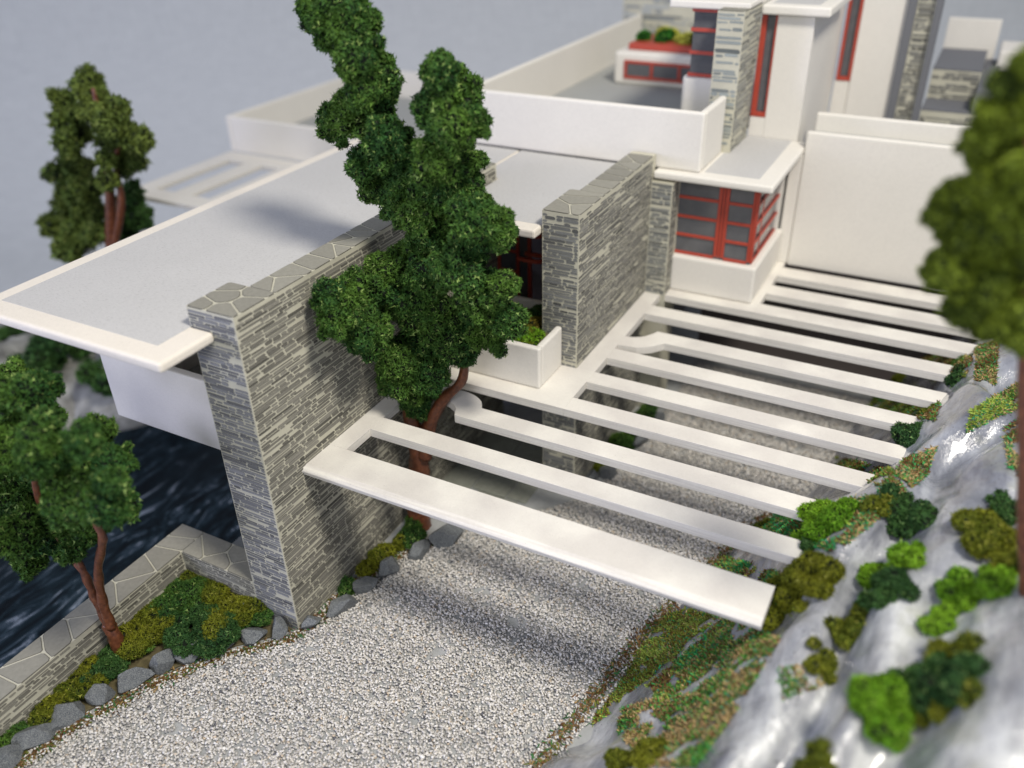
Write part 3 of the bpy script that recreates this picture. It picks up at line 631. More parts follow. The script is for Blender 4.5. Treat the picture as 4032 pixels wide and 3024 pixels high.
MB().prism([(2.49, 5.48), (13.6, 5.48), (13.6, 6.17), (3.05, 6.17), (2.98, 6.32), (2.86, 6.5), (2.7, 6.62), (2.5, 6.72), (2.2, 6.79), (1.87, 6.79), (1.5, 6.75), (1.15, 6.72), (0.601, 6.9), (0.601, 6.2), (1.1, 6.22), (1.63, 6.19), (1.95, 6.1), (2.15, 5.98), (2.3, 5.86), (2.39, 5.72), (2.42, 5.62)], ZB, ZT).build('hooked_beam', M['ply'], tr, bevel=0.012)
TH(5.33, 14.9, 7.24, 7.95); TH(5.33, 15.6, 9.0, 9.68); TH(5.33, 15.5, 10.73, 11.43)
MB().prism([(0.0, 7.24), (5.329, 7.24), (5.329, 16.95), (4.70, 16.95), (4.70, 9.63), (3.44, 9.63), (3.44, 12.6), (0.0, 12.6)], ZB, ZT).build('slab', M['ply'], tr, bevel=0.012)
MB().prism([(5.33, 11.73), (5.98, 11.81), (6.2, 11.93), (6.41, 12.09), (6.735, 12.50), (16.3, 12.50), (16.3, 13.22), (6.24, 13.22), (6.18, 13.05), (6.09, 12.9), (5.98, 12.72), (5.86, 12.6), (5.7, 12.5), (5.52, 12.43), (5.33, 12.40)], ZB, ZT).build('curved_beam', M['ply'], tr, bevel=0.012)
TH(5.33, 16.4, 14.36, 15.10); TH(8.94, 17.0, 16.15, 16.95)
TH(8.94, 17.5, 17.92, 18.75); TH(8.94, 17.9, 19.72, 20.62)
MB().prism([(5.33, 16.15), (8.939, 16.15), (8.939, 21.3), (5.33, 21.3)], ZB, ZT).build('slab', M['ply'], tr, bevel=0.012)
# --- planter on the slab between the walls
pw = boxpart('planter_wall', M['card2'], house, 0.03, 4.19, 7.90, 8.12, ZT + .002, 6.70, 0.07, seg=3)
boxpart('planter_wall', M['card2'], house, 3.97, 4.19, 8.121, 9.60, ZT + .002, 6.70, 0.07, seg=3)
boxpart('planter_soil', M['turf_soil'], house, 0.05, 3.96, 8.125, 11.0, ZT, 6.30, 0)
boxpart('planter_wall', M['card2'], house, 0.05, 3.44, 11.01, 11.22, ZT, 6.60, 0.03)
# --- bay window
boxpart('bay_wall', M['card2'], house, 5.45, 8.66, 16.70, 21.1, ZT + .002, 6.68, 0.10, seg=3)
bay = empty('window', (0, 0, 0)); bay.parent = house
bx0, bx1, by0, bz0, bz1 = 5.5, 8.38, 16.95, 6.68, 9.70
boxpart('pane', M['pane'], bay, bx0, bx1 - 0.05, by0 + 0.03, by0 + 0.05, bz0, bz1, 0)
boxpart('pane', M['pane'], bay, bx1 - 0.06, bx1 - 0.04, by0 + 0.06, 21.0, bz0, bz1, 0)
boxpart('room_core', M['brown_dark'], bay, bx0 + .2, bx1 - 0.5, by0 + 0.6, 21.0, bz0, bz1, 0)
for x, wdt in ((6.98, 0.13), (7.13, 0.09), (7.24, 0.13), (8.22, 0.08), (8.31, 0.09)): boxpart('frame', M['red'], bay, x, x + wdt, by0 - 0.03, by0 + 0.08, bz0 + .1, bz1, 0.012)
zz = [6.69, 7.40, 8.12, 8.85]
for i, z in enumerate(zz):
    boxpart('frame', M['red'], bay, bx0, 6.979, by0 - 0.02, by0 + 0.06, z, z + 0.11, 0.012)
    boxpart('frame', M['red'], bay, 7.371, 8.219, by0 - 0.02, by0 + 0.06, z, z + 0.11, 0.012)
    boxpart('frame', M['red'], bay, bx1 - 0.02, bx1 + 0.04, by0 + 0.09, 20.7, z, z + 0.10, 0.012)
for y in (by0 + 0.0, by0 + 0.85): boxpart('frame', M['red'], bay, bx1 + 0.022, bx1 + 0.05, y, y + 0.10, bz0 + .1, bz1, 0.01)
boxpart('bay_wall', M['card2'], house, 8.0, 8.45, 20.71, 21.09, 6.66, 9.68, 0)
br = MB().prism([(4.70, 16.15), (8.98, 16.15), (8.98, 21.85), (4.70, 21.85)], 9.70, ZR).build('roof', M['card'], house, bevel=0.09, seg=3)
MB().prism([(6.4, 16.75), (8.36, 16.75), (8.36, 21.84), (6.4, 21.84)], ZR - 0.01, ZR + 0.006).build('roof_panel', M['grey_card'], br)
# --- upper terrace
boxpart('parapet', M['card'], house, -3.0, 6.30, 16.52, 16.78, ZR + .007, 12.08, 0.09, seg=3)
boxpart('parapet', M['card'], house, 6.04, 6.30, 16.781, 19.24, ZR + .007, 12.08, 0.09, seg=3)
boxpart('parapet', M['card'], house, -3.26, -3.0, 16.52, 35.6, ZR - .3, 12.08, 0.07)
boxpart('terrace_floor', M['floor_card'], house, -2.99, 6.03, 16.79, 36, 9.6, 10.2, 0)
for (x0, y0, x1, y1) in [(0.0, 19.5, 1.6, 20.3), (1.7, 19.4, 3.0, 21.0), (3.1, 18.6, 4.2, 20.4), (0.2, 20.5, 1.5, 22.5), (-1.6, 20.0, -0.2, 22.0), (1.7, 21.2, 2.9, 23.2), (-2.9, 22.3, -0.4, 24.5), (0.0, 22.8, 1.5, 25.2), (3.1, 20.6, 4.2, 23.4)]:
    MB().prism(chamfer([(x0, y0), (x1, y0 + .15), (x1 - .1, y1), (x0 + .12, y1 - .1)], 0.2, 0.25), 10.199, 10.206).build('paving_stone', M['floor_card'], house)
# hatch box with a strip of windows, and the red planter on it
hb = boxpart('hatch_box', M['card'], house, -1.37, 4.2, 27.4, 31, 10.2, 11.68, 0.16, seg=3)
hw = empty('window', (0, 0, 0)); hw.parent = house
boxpart('pane', M['pane'], hw, -0.75, 3.2, 27.36, 27.38, 10.60, 11.22, 0)
for x in (-0.83, 0.47, 1.82, 3.15): boxpart('frame', M['red'], hw, x, x + 0.14, 27.32, 27.395, 10.60, 11.20, 0.01)
for z in (10.50, 11.20): boxpart('frame', M['red'], hw, -0.83, 3.29, 27.32, 27.395, z, z + 0.13, 0.01)
boxpart('planter_box', M['red'], house, -0.9, 3.6, 28.0, 30.6, 11.69, 11.98, 0.04)
boxpart('stone_backing', M['mortar'], house, -4.2, 6, 35.7, 36.4, 8, 18, 0)
wd = empty('stone_wall', (0, 0, 0)); wd.parent = house
masonry(wd, [place_face((-4.2, 35.69, 10.2), (1, 0, 0), (0, 0, 1), (0, -1, 0), 10, 7.5, 2.3, 0.66, (1.5, 1.6, 1.6))], 0)
# corner window and rounded box
MB().prism([(4.2 + 0.22 * (1 - math.sin(t)), 20.3 + 0.22 * (1 - math.cos(t))) for t in np.linspace(0, math.pi / 2, 5)][::-1] + [(6.03, 20.3), (6.03, 23.5), (4.2, 23.5)], 10.2, 12.42).build('rounded_box', M['card'], house, bevel=0.16, seg=4)
cw = empty('window', (0, 0, 0)); cw.parent = house
boxpart('pane', M['pane'], cw, 4.5, 5.62, 20.32, 20.34, 12.45, 14.75, 0)
boxpart('pane', M['pane'], cw, 4.48, 4.50, 20.36, 24.0, 12.45, 14.75, 0)
for z in (12.42, 13.22, 14.02, 14.70):
    boxpart('frame', M['red'], cw, 4.42, 5.62, 20.26, 20.319, z, z + 0.13, 0.01); boxpart('frame', M['red'], cw, 4.42, 4.479, 20.32, 24.0, z, z + 0.13, 0.01)
boxpart('roof', M['card'], house, 3.62, 6.6, 20.0, 27, 14.84, 15.10, 0.05)
# stone pier
we = boxpart('stone_wall', M['mortar'], house, 5.63, 6.60, 19.30, 21.7, ZR, 14.93, 0)
masonry(we, [place_face((5.63, 19.30, ZR), (1, 0, 0), (0, 0, 1), (0, -1, 0), 0.97, 4.9, 1.5, 0.8, (1.25, 1.38, 1.34)),
             place_face((6.60, 19.30, ZR), (0, 1, 0), (0, 0, 1), (1, 0, 0), 2.4, 4.9, 1.5, 0.8, (1.3, 1.3, 1.18))], 120)
coping(we, [(5.63, 6.60, 19.30, 21.7)], 14.93, 1.1)
# tower
tw = boxpart('tower', M['card2'], house, 7.20, 8.54, 21.88, 28.5, 5.2, 14.50, 0.02)
boxpart('tower_wall', M['card2'], house, 6.61, 7.199, 21.88, 22.3, ZR, 10.74, 0)
tw2 = empty('window', (0, 0, 0)); tw2.parent = house
boxpart('pane', M['pane'], tw2, 6.62, 7.19, 22.05, 22.07, 10.76, 14.5, 0)
boxpart('frame', M['red'], tw2, 6.61, 6.80, 21.90, 22.04, 10.76, 14.5, 0.01); boxpart('frame', M['red'], tw2, 7.13, 7.195, 21.90, 22.04, 10.76, 14.5, 0.01)
boxpart('frame', M['red'], tw2, 6.801, 7.129, 21.90, 22.04, 10.76, 10.93, 0.01)
boxpart('roof', M['card'], house, 6.62, 9.1, 21.6, 26.8, 14.52, 14.86, 0.08, seg=3)
boxpart('roof_panel', M['grey_card'], house, 6.9, 8.6, 22.1, 26.7, 14.85, 14.87, 0)
wf = empty('stone_wall', (0, 0, 0)); wf.parent = house
MB().box(6.9, 8.1, 24.5, 25.4, 14.87, 16).build('wall_core', M['mortar'], wf)
masonry(wf, [place_face((6.9, 24.49, 14.9), (1, 0, 0), (0, 0, 1), (0, -1, 0), 1.2, 1.0, 1.2, 0.7, (1.15, 1.25, 1.2))], 20)
# rear wall with tall window, dark pilaster, stone strip, steps
boxpart('rear_wall', M['card2'], house, 9.27, 11.0, 28.5, 28.9, 8, 15.5, 0.02)
boxpart('rear_wall', M['card2'], house, 8.6, 9.26, 28.56, 28.9, 8, 10.95, 0.02)
rw = empty('window', (0, 0, 0)); rw.parent = house
boxpart('pane', M['pane'], rw, 8.7, 9.2, 28.7, 28.72, 10.9, 15.5, 0)
for x in (8.66, 9.14): boxpart('frame', M['red'], rw, x, x + 0.12, 28.52, 28.69, 10.96, 15.5, 0.01)
boxpart('frame', M['red'], rw, 8.78, 9.139, 28.52, 28.69, 10.96, 11.12, 0.01)
boxpart('pilaster', M['dark_card'], house, 11.01, 11.35, 28.3, 28.9, 7.5, 15.5, 0)
wg = empty('stone_wall', (0, 0, 0)); wg.parent = house
MB().box(11.36, 12.05, 28.45, 28.9, 7.5, 15.5).build('wall_core', M['mortar'], wg)
masonry(wg, [place_face((11.36, 28.44, 8), (1, 0, 0), (0, 0, 1), (0, -1, 0), 0.69, 7.4, 1.2, 0.75)], 40)
boxpart('pilaster', M['dark_card'], house, 12.06, 12.32, 28.2, 28.9, 7.5, 15.5, 0)
wh = boxpart('chimney_block', M['mortar'], house, 12.33, 15.0, 29, 31, 5, 9.9, 0)
masonry(wh, [place_face((12.33, 28.99, 7.5), (1, 0, 0), (0, 0, 1), (0, -1, 0), 2.67, 2.35, 1.2, 0.75)], 40)
wi = boxpart('chimney_block', M['mortar'], house, 12.33, 14.3, 31.1, 33, 5, 11.2, 0)
masonry(wi, [place_face((12.33, 31.09, 9.5), (1, 0, 0), (0, 0, 1), (0, -1, 0), 1.97, 1.65, 1.2, 0.75)], 30)
boxpart('dark_slab', M['dark_card'], house, 12.33, 15.0, 29, 31.05, 9.91, 9.98, 0)
boxpart('dark_slab', M['dark_card'], house, 12.33, 14.3, 31.1, 36, 11.21, 11.28, 0)
boxpart('dark_slab', M['dark_card'], house, 14.31, 15.0, 28.98, 36, 9.99, 10.9, 0)
boxpart('far_parapet', M['card2'], house, 12.3, 14.6, 36.2, 36.6, 9, 12.6, 0.03)
boxpart('far_parapet', M['card2'], house, 14.8, 16.2, 34.2, 37, 9, 11.6, 0.1)
# bridge parapets on the right
boxpart('parapet', M['card'], house, 8.99, 15.1, 21.10, 21.36, 5.15, 10.60, 0.08, seg=3)
boxpart('parapet', M['card'], house, 8.55, 8.985, 21.10, 21.36, 5.25, 9.69, 0.02)
boxpart('parapet', M['card'], house, 8.99, 14.8, 22.7, 22.95, 9.5, 10.93, 0.08, seg=3)
boxpart('parapet', M['card'], house, 14.52, 14.78, 21.37, 22.69, 9.5, 10.75, 0.08, seg=3)
boxpart('terrace_floor', M['floor_card'], house, 8.99, 14.51, 21.37, 22.69, 9.9, 10.25, 0)
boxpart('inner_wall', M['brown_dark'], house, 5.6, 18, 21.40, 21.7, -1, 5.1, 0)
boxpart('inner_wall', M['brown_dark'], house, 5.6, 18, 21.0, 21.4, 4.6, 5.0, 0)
# lower terrace far left with open slats
zc, zb2 = 8.0, 6.1
boxpart('parapet', M['card'], house, -21.1, -7.9, 21.6, 21.9, 6.1, zc, 0.08)
boxpart('parapet', M['card'], house, -21.4, -21.1, 21.6, 34.6, 6.1, zc, 0.08)
boxpart('parapet', M['card'], house, -21.1, -7.9, 34.6, 34.9, 6.1, zc, 0.05)
boxpart('terrace_floor', M['floor_card'], house, -21.09, -7.9, 21.91, 34.59, 6.1, 6.4, 0)
ts = empty('slatted_trellis', (0, 0, 0)); ts.parent = house
TH2 = lambda *a, n='beam': MB().box(*a, 5.85, 6.08).build(n, M['card2'], ts, bevel=0.03)
TH2(-21.5, -15.5, 14.2, 15.3); TH2(-21.5, -15.5, 20.3, 21.59, n='edge_strip')
for x in (-21.5, -19.2, -16.9): TH2(x, x + 1.05, 15.301, 20.299)
# shadowless support under terrace (stone core of the house)
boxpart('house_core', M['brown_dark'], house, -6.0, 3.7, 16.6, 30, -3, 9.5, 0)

# ------------------------------------------------------------------ low stone wall round the planting bed
lwall = empty('garden_wall', (0, 0, 0), 'low stone wall with flagstone coping bent round the planting bed', 'wall')
MB().box(-5.42, -4.45, -14, 1.0, -3.2, 1.35).build('wall_core', M['mortar'], lwall)
MB().box(-4.449, -1.53, 0.0, 1.0, -3.2, 1.35).build('wall_core', M['mortar'], lwall)
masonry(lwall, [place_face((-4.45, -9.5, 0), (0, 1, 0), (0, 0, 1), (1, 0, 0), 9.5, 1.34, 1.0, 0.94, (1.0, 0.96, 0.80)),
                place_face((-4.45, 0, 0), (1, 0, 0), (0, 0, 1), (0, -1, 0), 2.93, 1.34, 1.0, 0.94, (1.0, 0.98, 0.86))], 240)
coping(lwall, [(-5.42, -4.45, -12, 1.0), (-4.45, -1.53, 0.0, 1.0)], 1.35, 1.15)
mb = MB(); mb.prism([(-2.05 + 0.24 * math.cos(t), -0.32 + 0.24 * math.sin(t)) for t in np.linspace(0, 2 * math.pi, 20)[:-1]], 0, 0.55)
tag(mb.build('pipe_stub', M['tube'], bevel=0.02), 'short grey upright pipe stub in the bed beside the big stone wall', 'pipe')

# ================================================================== EDGING STONES
def rock_mesh(name, p, L, W_, H, ang, label, mat='granite', grp=None, sub=2, cuts=17):
    V0_, F0_ = ico(4); V = V0_.copy()
    for k in range(cuts):              # planar cuts give angular faces
        d = RS.normal(size=3); d /= np.linalg.norm(d); c_ = RS.uniform(0.46, 0.78); s = V @ d; V -= np.outer(np.clip(s - c_, 0, None), d)
    V *= 1.50
    V *= (1 + 0.03 * vn(V * 2.5 + L * 10) + 0.02 * vn(V * 9 + L * 3))[:, None]
    V *= [L / 2, W_ / 2, H / 2]; ca, sa = math.cos(ang), math.sin(ang)
    V = np.column_stack([V[:, 0] * ca - V[:, 1] * sa, V[:, 0] * sa + V[:, 1] * ca, V[:, 2]])
    o = mesh_np(name, V, F0_, M[mat], None, smooth=True, loc=(p[0], p[1], p[2])); 
    try: o.data.set_sharp_from_angle(angle=math.radians(22))
    except Exception: pass
    return tag(o, label, 'stone', grp)
left = [(-3.92, -7.35), (-3.86, -6.85), (-3.78, -6.15), (-3.60, -5.3), (-3.28, -4.46), (-2.90, -3.66), (-2.58, -2.9), (-2.12, -2.28), (-1.62, -1.6), (-0.98, -0.92), (-0.40, -0.38)]
ordw = ['first', 'second', 'third', 'fourth', 'fifth', 'sixth', 'seventh', 'eighth', 'ninth', 'tenth', 'eleventh']
sizes = [0.7, 0.72, 0.80, 0.95, 0.78, 0.98, 0.72, 0.80, 0.86, 0.78, 0.56]
for i, (x, y) in enumerate(left):
    nx = left[min(i + 1, 10)]; pv = left[max(i - 1, 0)]; a = math.atan2(nx[1] - pv[1], nx[0] - pv[0])
    rock_mesh('edging_stone', (x, y, 0.20), sizes[i] * 1.04, 0.52, 0.56, a + RS.uniform(-0.15, 0.15), 'dark grey bed edging stone, ' + ordw[10 - i] + ' from the big stone wall corner', grp='dark stones edging the planting bed')
wl = [(0.26, 0.32, 0.62, 'dark edging stone touching the corner foot of the big stone wall'), (0.62, 1.22, 0.95, 'large pale grey edging stone by the big wall, on the sunlit gravel'), (0.78, 2.25, 0.85, 'brownish dark edging stone behind the large pale one'),
      (1.10, 3.25, 0.86, 'blocky upright edging stone by the mossy foot of the big wall'), (1.42, 4.35, 0.95, 'long slanted edging stone just in front of the trellis shadow'), (1.95, 5.4, 1.15, 'longest edging stone, half under the front trellis beam'),
      (5.02, 10.55, 0.62, 'small pale stone at the foot of the second stone wall'), (5.42, 11.15, 0.85, 'dark round stone in front of moss at the second stone wall'), (5.75, 13.5, 0.9, 'upright dark stone under the trellis beside green moss'),
      (5.9, 15.2, 0.8, 'dark stone under the trellis nearest the bay window')]
for (x, y, L, lab) in wl:
    rock_mesh('edging_stone', (x, y, 0.2), L * 0.92, L * 0.58, L * 0.62, 1.25 + RS.uniform(-0.4, 0.4), lab, grp='dark stones along the foot of the stone walls')

# ================================================================== MOSS CLUMPS AND BUSHES
def clump(px, z, r, cols, label, n=7, flat=0.75, on_t=False, spread=0.8, cat='moss', name='moss_clump', size=0.06, dens=330, grp=None):
    if on_t:
        p = hit_terr(px)
        if p is None: return
    else: p = at(px, z=z)
    o = empty(name, (p[0], p[1], p[2]), label, cat, grp); bl = []
    for k in range(n):
        a = random.uniform(0, 6.28); d = r * spread * math.sqrt(random.random()) * (1.15 if k % 3 else 0.9); q = r * random.uniform(0.20, 0.50)
        x_, y_ = d * math.cos(a), d * math.sin(a)
        zz_ = (terr(p[0] + x_, p[1] + y_) - p[2]) if on_t else 0
        bl.append((x_, y_, zz_ + q * 0.45 + random.uniform(0, r * 0.25), q))
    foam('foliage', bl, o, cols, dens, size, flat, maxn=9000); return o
GB_ = 'moss shrubs in the planting bed'
for px, z, r, c_, lab in [((20, 2900), 0.1, 0.50, GREEN, 'green moss shrub at the near end of the bed, left of the first stones'), ((190, 2790), 0.1, 0.46, OLIVE, 'yellow green moss between the low wall and the edging stones'),
                          ((320, 2700), 0.15, 0.55, OLIVE, 'olive moss shrub just left of the slender tree trunk'), ((420, 2650), 0.15, 0.50, DARK, 'dark glossy moss right at the foot of the slender tree'), ((400, 2560), 0.1, 0.42, DARK, 'small dark moss tuft behind the slender tree trunk'),
                          ((540, 2530), 0.15, 0.45, GREEN, 'green moss tuft right of the slender tree trunk'), ((590, 2490), 0.2, 0.72, OLIVE, 'yellow olive moss mound between slender tree and wall bend'), ((700, 2360), 0.25, 0.78, GREEN, 'green moss mound under the bend of the low wall'),
                          ((790, 2500), 0.2, 0.82, DARK, 'dark green moss mound in the middle of the bed'), ((790, 2310), 0.3, 0.62, OLIVE, 'olive moss shrub against the low wall near its corner'), ((900, 2420), 0.25, 0.80, OLIVE, 'large olive moss mound close to the big stone wall'), ((1000, 2420), 0.15, 0.50, GREEN, 'green moss tuft at the foot of the big stone wall end')]:
    clump(px, z, r * 1.02, c_, lab, n=22, grp=GB_, spread=1.0, flat=0.6)
for (x, y), r, c_, lab in [((0.28, 1.9), 0.32, GREEN, 'small bright green moss tuft at the foot of the big stone wall'), ((0.40, 3.1), 0.45, OLIVE, 'yellow green moss strip along the foot of the big stone wall'), ((0.5, 4.1), 0.48, OLIVE, 'olive moss mound by the big wall in front of the tall tree'),
                           ((0.85, 5.0), 0.5, GREEN, 'green moss at the foot of the tall tree trunk'), ((5.05, 11.4), 0.4, OLIVE, 'yellow moss by the second stone wall behind two round stones'), ((5.3, 13.3), 0.6, GREEN, 'green moss under the trellis against the second stone wall'), ((5.4, 15.2), 0.5, GREEN, 'dark moss under the trellis near the bay window')]:
    o = empty('moss_clump', (x, y, 0.1), lab, 'moss', 'moss along the foot of the stone walls')
    foam('foliage', [(random.uniform(-r, r) * 0.5, random.uniform(-r, r) * 0.9, random.uniform(0, r * 0.5), r * random.uniform(0.4, 0.6)) for k in range(7)], o, c_, 330, 0.06, 0.8, maxn=6000)
# bushes at the beam ends and on the rocks
GR = 'moss bushes on the rock slope'
for px, r, c_, lab, nn in [((3110, 2380), 0.78, OLIVE, 'olive moss bush at the end of the wide front trellis beam', 10), ((3225, 2100), 0.78, LIME, 'bright to dark green moss bush covering the ends of two trellis beams', 11), ((3310, 2080), 0.50, GREEN, 'green moss bush at a beam end behind the bright bush', 8), ((3870, 1430), 0.5, GREEN, 'green bush at the farthest visible beam end below the foreground tree', 8),
                           ((3230, 2200), 0.55, DARK, 'dark moss under the bright bush at the trellis beam ends', 7),
                           ((3590, 1740), 0.62, DARK, 'dark green bush standing on a beam end in mid slope', 10), ((3700, 1660), 0.62, OLIVE, 'olive bush behind the dark bush at the beam ends', 8), ((3830, 1530), 0.85, DARK, 'tall dark green bush at the upper beam ends below the rock crest', 12), ((3790, 1450), 0.4, GREEN, 'small green tuft above the tall bush at the beam ends', 5),
                           ((3530, 1990), 0.45, DARK, 'green moss bush left of the rock crest, upper slope', 6), ((3570, 2080), 0.58, DARK, 'dark green moss on the rock hollow above the lime tuft', 8), ((3500, 2250), 0.58, LIME, 'round lime green moss ball in a rock hollow', 7), ((3500, 2340), 0.52, DARK, 'dark moss directly below the lime moss ball', 7),
                           ((3450, 1990), 0.40, OLIVE, 'olive moss tuft on the crest near the beams', 6), ((3340, 2500), 0.44, OLIVE, 'upper half of the olive moss streak on the white rock', 8), ((3230, 2620), 0.34, OLIVE, 'lower half of the olive moss streak on the white rock', 7),
                           ((3890, 2130), 0.72, OLIVE, 'large olive moss bush near the frame edge, right slope', 11), ((4000, 2240), 0.5, OLIVE, 'olive moss beside the large olive bush at the right edge', 8), ((3950, 2010), 0.45, DARK, 'dark green moss under the olive foreground tree', 7), ((3830, 2330), 0.72, LIME, 'big lime green moss cushion on the white rock', 9), ((3730, 2450), 0.42, LIME, 'lower lime lobe under the big lime cushion', 7),
                           ((3740, 2600), 0.45, OLIVE, 'olive moss below the lime cushion', 7), ((3680, 2730), 0.70, DARK, 'dark green moss mound in the lower foreground', 9), ((3500, 2860), 0.72, LIME, 'lime moss mound at the bottom of the foreground rock', 10), ((3730, 2780), 0.38, OLIVE, 'olive moss right of the dark foreground mound', 6),
                           ((2500, 3010), 0.6, OLIVE, 'olive moss at the bottom edge between gravel and rock', 8), ((3200, 3010), 0.35, OLIVE, 'small olive tuft at the bottom edge on white rock', 5), ((2990, 2080), 0.35, OLIVE, 'low olive moss on the bank seen through the trellis', 5), ((3150, 1900), 0.38, OLIVE, 'brown olive moss on the bank between trellis beams', 5), ((3540, 1500), 0.4, OLIVE, 'olive moss on the upper bank under the trellis', 6)]:
    if 'beam end' in lab: clump(px, 5.15, r * 0.82, c_, lab, n=nn + 9, flat=0.9, grp=GR, dens=300, size=0.062)
    else: clump(px, 0, r * 0.88, c_, lab, n=nn + 9, on_t=True, flat=0.75, spread=0.9, grp=GR, dens=300, size=0.062)
# planter plants
for (x, y, z), r, c_, lab, dx in [((2.5, 8.7, 6.45), 0.45, OLIVE, 'yellow green plants in the planter in front of the second stone wall', 1.5), ((3.2, 9.0, 6.45), 0.40, LIME, 'bright green plants at the open end of the planter', 0.6), ((2.6, 10.2, 6.45), 0.42, [(0.10, 0.09, 0.01), (0.24, 0.18, 0.02), (0.4, 0.34, 0.08)], 'golden brown plants at the back of the planter', 0.9), ((2.9, 10.5, 6.6), 0.3, DARK, 'small dark bush at the back of the planter', 0.2)]:
    o = empty('planter_plant', (x, y, z), lab, 'plant', 'plants in the long planter')
    foam('foliage', [(random.uniform(-dx, dx) * 0.7, random.uniform(-0.4, 0.4), random.uniform(-0.15, 0.05), r * random.uniform(0.45, 0.7)) for k in range(9)], o, c_, 260, 0.06, 0.7, maxn=5000)
for i, (x0, c_, lab) in enumerate([(-0.1, [(0.02, 0.10, 0.01), (0.04, 0.2, 0.02), (0.1, 0.3, 0.04)], 'green plants in the left of the red roof planter'), (0.35, [(0.4, 0.4, 0.04), (0.6, 0.6, 0.08), (0.7, 0.7, 0.2)], 'yellow flowering plant at the back left of the red planter'), (1.5, [(0.3, 0.35, 0.04), (0.55, 0.55, 0.1), (0.7, 0.7, 0.2)], 'yellow flowering plant in the middle of the red planter'), (2.5, OLIVE, 'olive plants in the right of the red planter')]):
    o = empty('planter_plant', (x0, 29.2 + (0.8 if 'back left' in lab else -0.2), 12.05), lab, 'plant', 'plants in the red roof planter')
    foam('foliage', [(random.uniform(-0.6, 0.7) * (0.35 if 'yellow' in lab else 1), random.uniform(-0.6, 0.6) * (0.3 if 'yellow' in lab else 1), random.uniform(-0.05, 0.1), random.uniform(0.22, 0.4)) for k in range(8)], o, c_, 120, 0.09, 0.8, maxn=3000)

# ================================================================== TREES
VS = 4032 / 2212.0
def tree_clumps(root, specs, y0, cols, yj=0.9, dens=230, size=0.07, guard=None, group_n=3, amp=0.36):
    """specs: (u, v, r) on the photograph's 2212 px view; laid on planes near y0 with real depth"""
    ppu = lambda p: FPX / depth(p)
    bl = []
    for i, (u, v_, r) in enumerate(specs):
        y = y0 + random.uniform(-yj, yj)
        for _ in range(30):
            p = at((u * VS, v_ * VS), y=y); R_ = r * VS / ppu(p)
            if guard is None or guard(p, R_): break
            y -= 0.35
        bl.append((p[0] - root.location[0], p[1] - root.location[1], p[2] - root.location[2], R_ * 0.93))
    for i in range(0, len(bl), group_n):
        sub = []
        for (x, y, z, r) in bl[i:i + group_n]:
            sub.append((x, y, z, r * 0.76))
            for k in range(16):
                d = RS.normal(size=3); d /= np.linalg.norm(d); q = r * random.uniform(0.15, 0.34); e = r * random.uniform(0.70, 1.0) - q * 0.2
                sub.append((x + d[0] * e, y + d[1] * e, z + d[2] * e, q))
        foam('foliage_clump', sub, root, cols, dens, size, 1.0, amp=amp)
    return bl
# tall tree through the trellis
t1 = empty('tree', (0.62, 5.75, 0.0), 'tall dark green tree growing up through the round opening in the trellis', 'tree', 'model trees with copper trunks')
specs1 = [(742, 30, 88), (770, 120, 68), (815, 170, 62), (760, 250, 70), (830, 300, 62), (800, 350, 66), (840, 410, 60), (880, 455, 48),
          (950, 150, 50), (1000, 205, 56), (975, 280, 62), (925, 235, 45), (945, 350, 72), (1025, 265, 45),
          (980, 420, 76), (1040, 480, 72), (1085, 500, 36), (955, 500, 60), (1000, 350, 50), 
          (880, 575, 62), (985, 585, 74), (1045, 640, 66), (900, 660, 72), (740, 655, 54), (790, 720, 60), (862, 775, 66), (975, 730, 72), (900, 850, 46), (1055, 720, 54), (830, 640, 45),
          (790, 200, 50), (815, 260, 52), (860, 330, 50), (870, 400, 50), (905, 470, 46), (900, 540, 42), (925, 600, 55), (940, 670, 60), (920, 740, 60), (960, 200, 45), (750, 75, 60), (1010, 550, 50), (930, 430, 50), (905, 380, 40),
          (870, 825, 58), (930, 805, 55), (905, 880, 34), (705, 640, 42), (722, 690, 50), (800, 620, 46), (770, 690, 55), (1095, 690, 44), (1085, 620, 44), (830, 580, 46), (765, 610, 34), (1075, 500, 44), (1010, 440, 55), (715, 265, 40), (680, 30, 40), (660, 20, 24)]
bl1 = tree_clumps(t1, specs1, 5.5, GREEN, 0.7, 250, 0.07, guard=lambda p, r: not (p[2] - r < 10.9 and p[0] - r < 0.12))
def tp(u, v_, y): p = at((u * VS, v_ * VS), y=y); return (p[0] - 0.62, p[1] - 5.75, p[2])
tube([(0, 0, -0.1), (0.0, 0, 1.2), tp(905, 1010, 5.75), tp(900, 930, 5.7)], [0.42, 0.36, 0.34, 0.3], 12, 0.5, 0.12).build('trunk', M['bark'], t1, smooth=True)
tube([tp(915, 985, 5.72), tp(925, 925, 5.75), tp(960, 860, 5.9), tp(1000, 815, 6.0), tp(1000, 700, 6.4), tp(990, 560, 6.6), tp(970, 330, 6.5), tp(955, 190, 6.0)], [0.28, 0.24, 0.17, 0.14, 0.13, 0.12, 0.10, 0.06], 10, 0.5, 0.12).build('branch', M['bark'], t1, smooth=True)
tube([tp(900, 940, 5.7), tp(885, 880, 5.5), tp(890, 700, 5.9), tp(912, 520, 6.2), tp(890, 440, 6.4), tp(815, 250, 6.2), tp(760, 90, 6.0)], [0.26, 0.22, 0.2, 0.17, 0.15, 0.12, 0.08], 10, 0.5, 0.12).build('branch', M['bark'], t1, smooth=True)
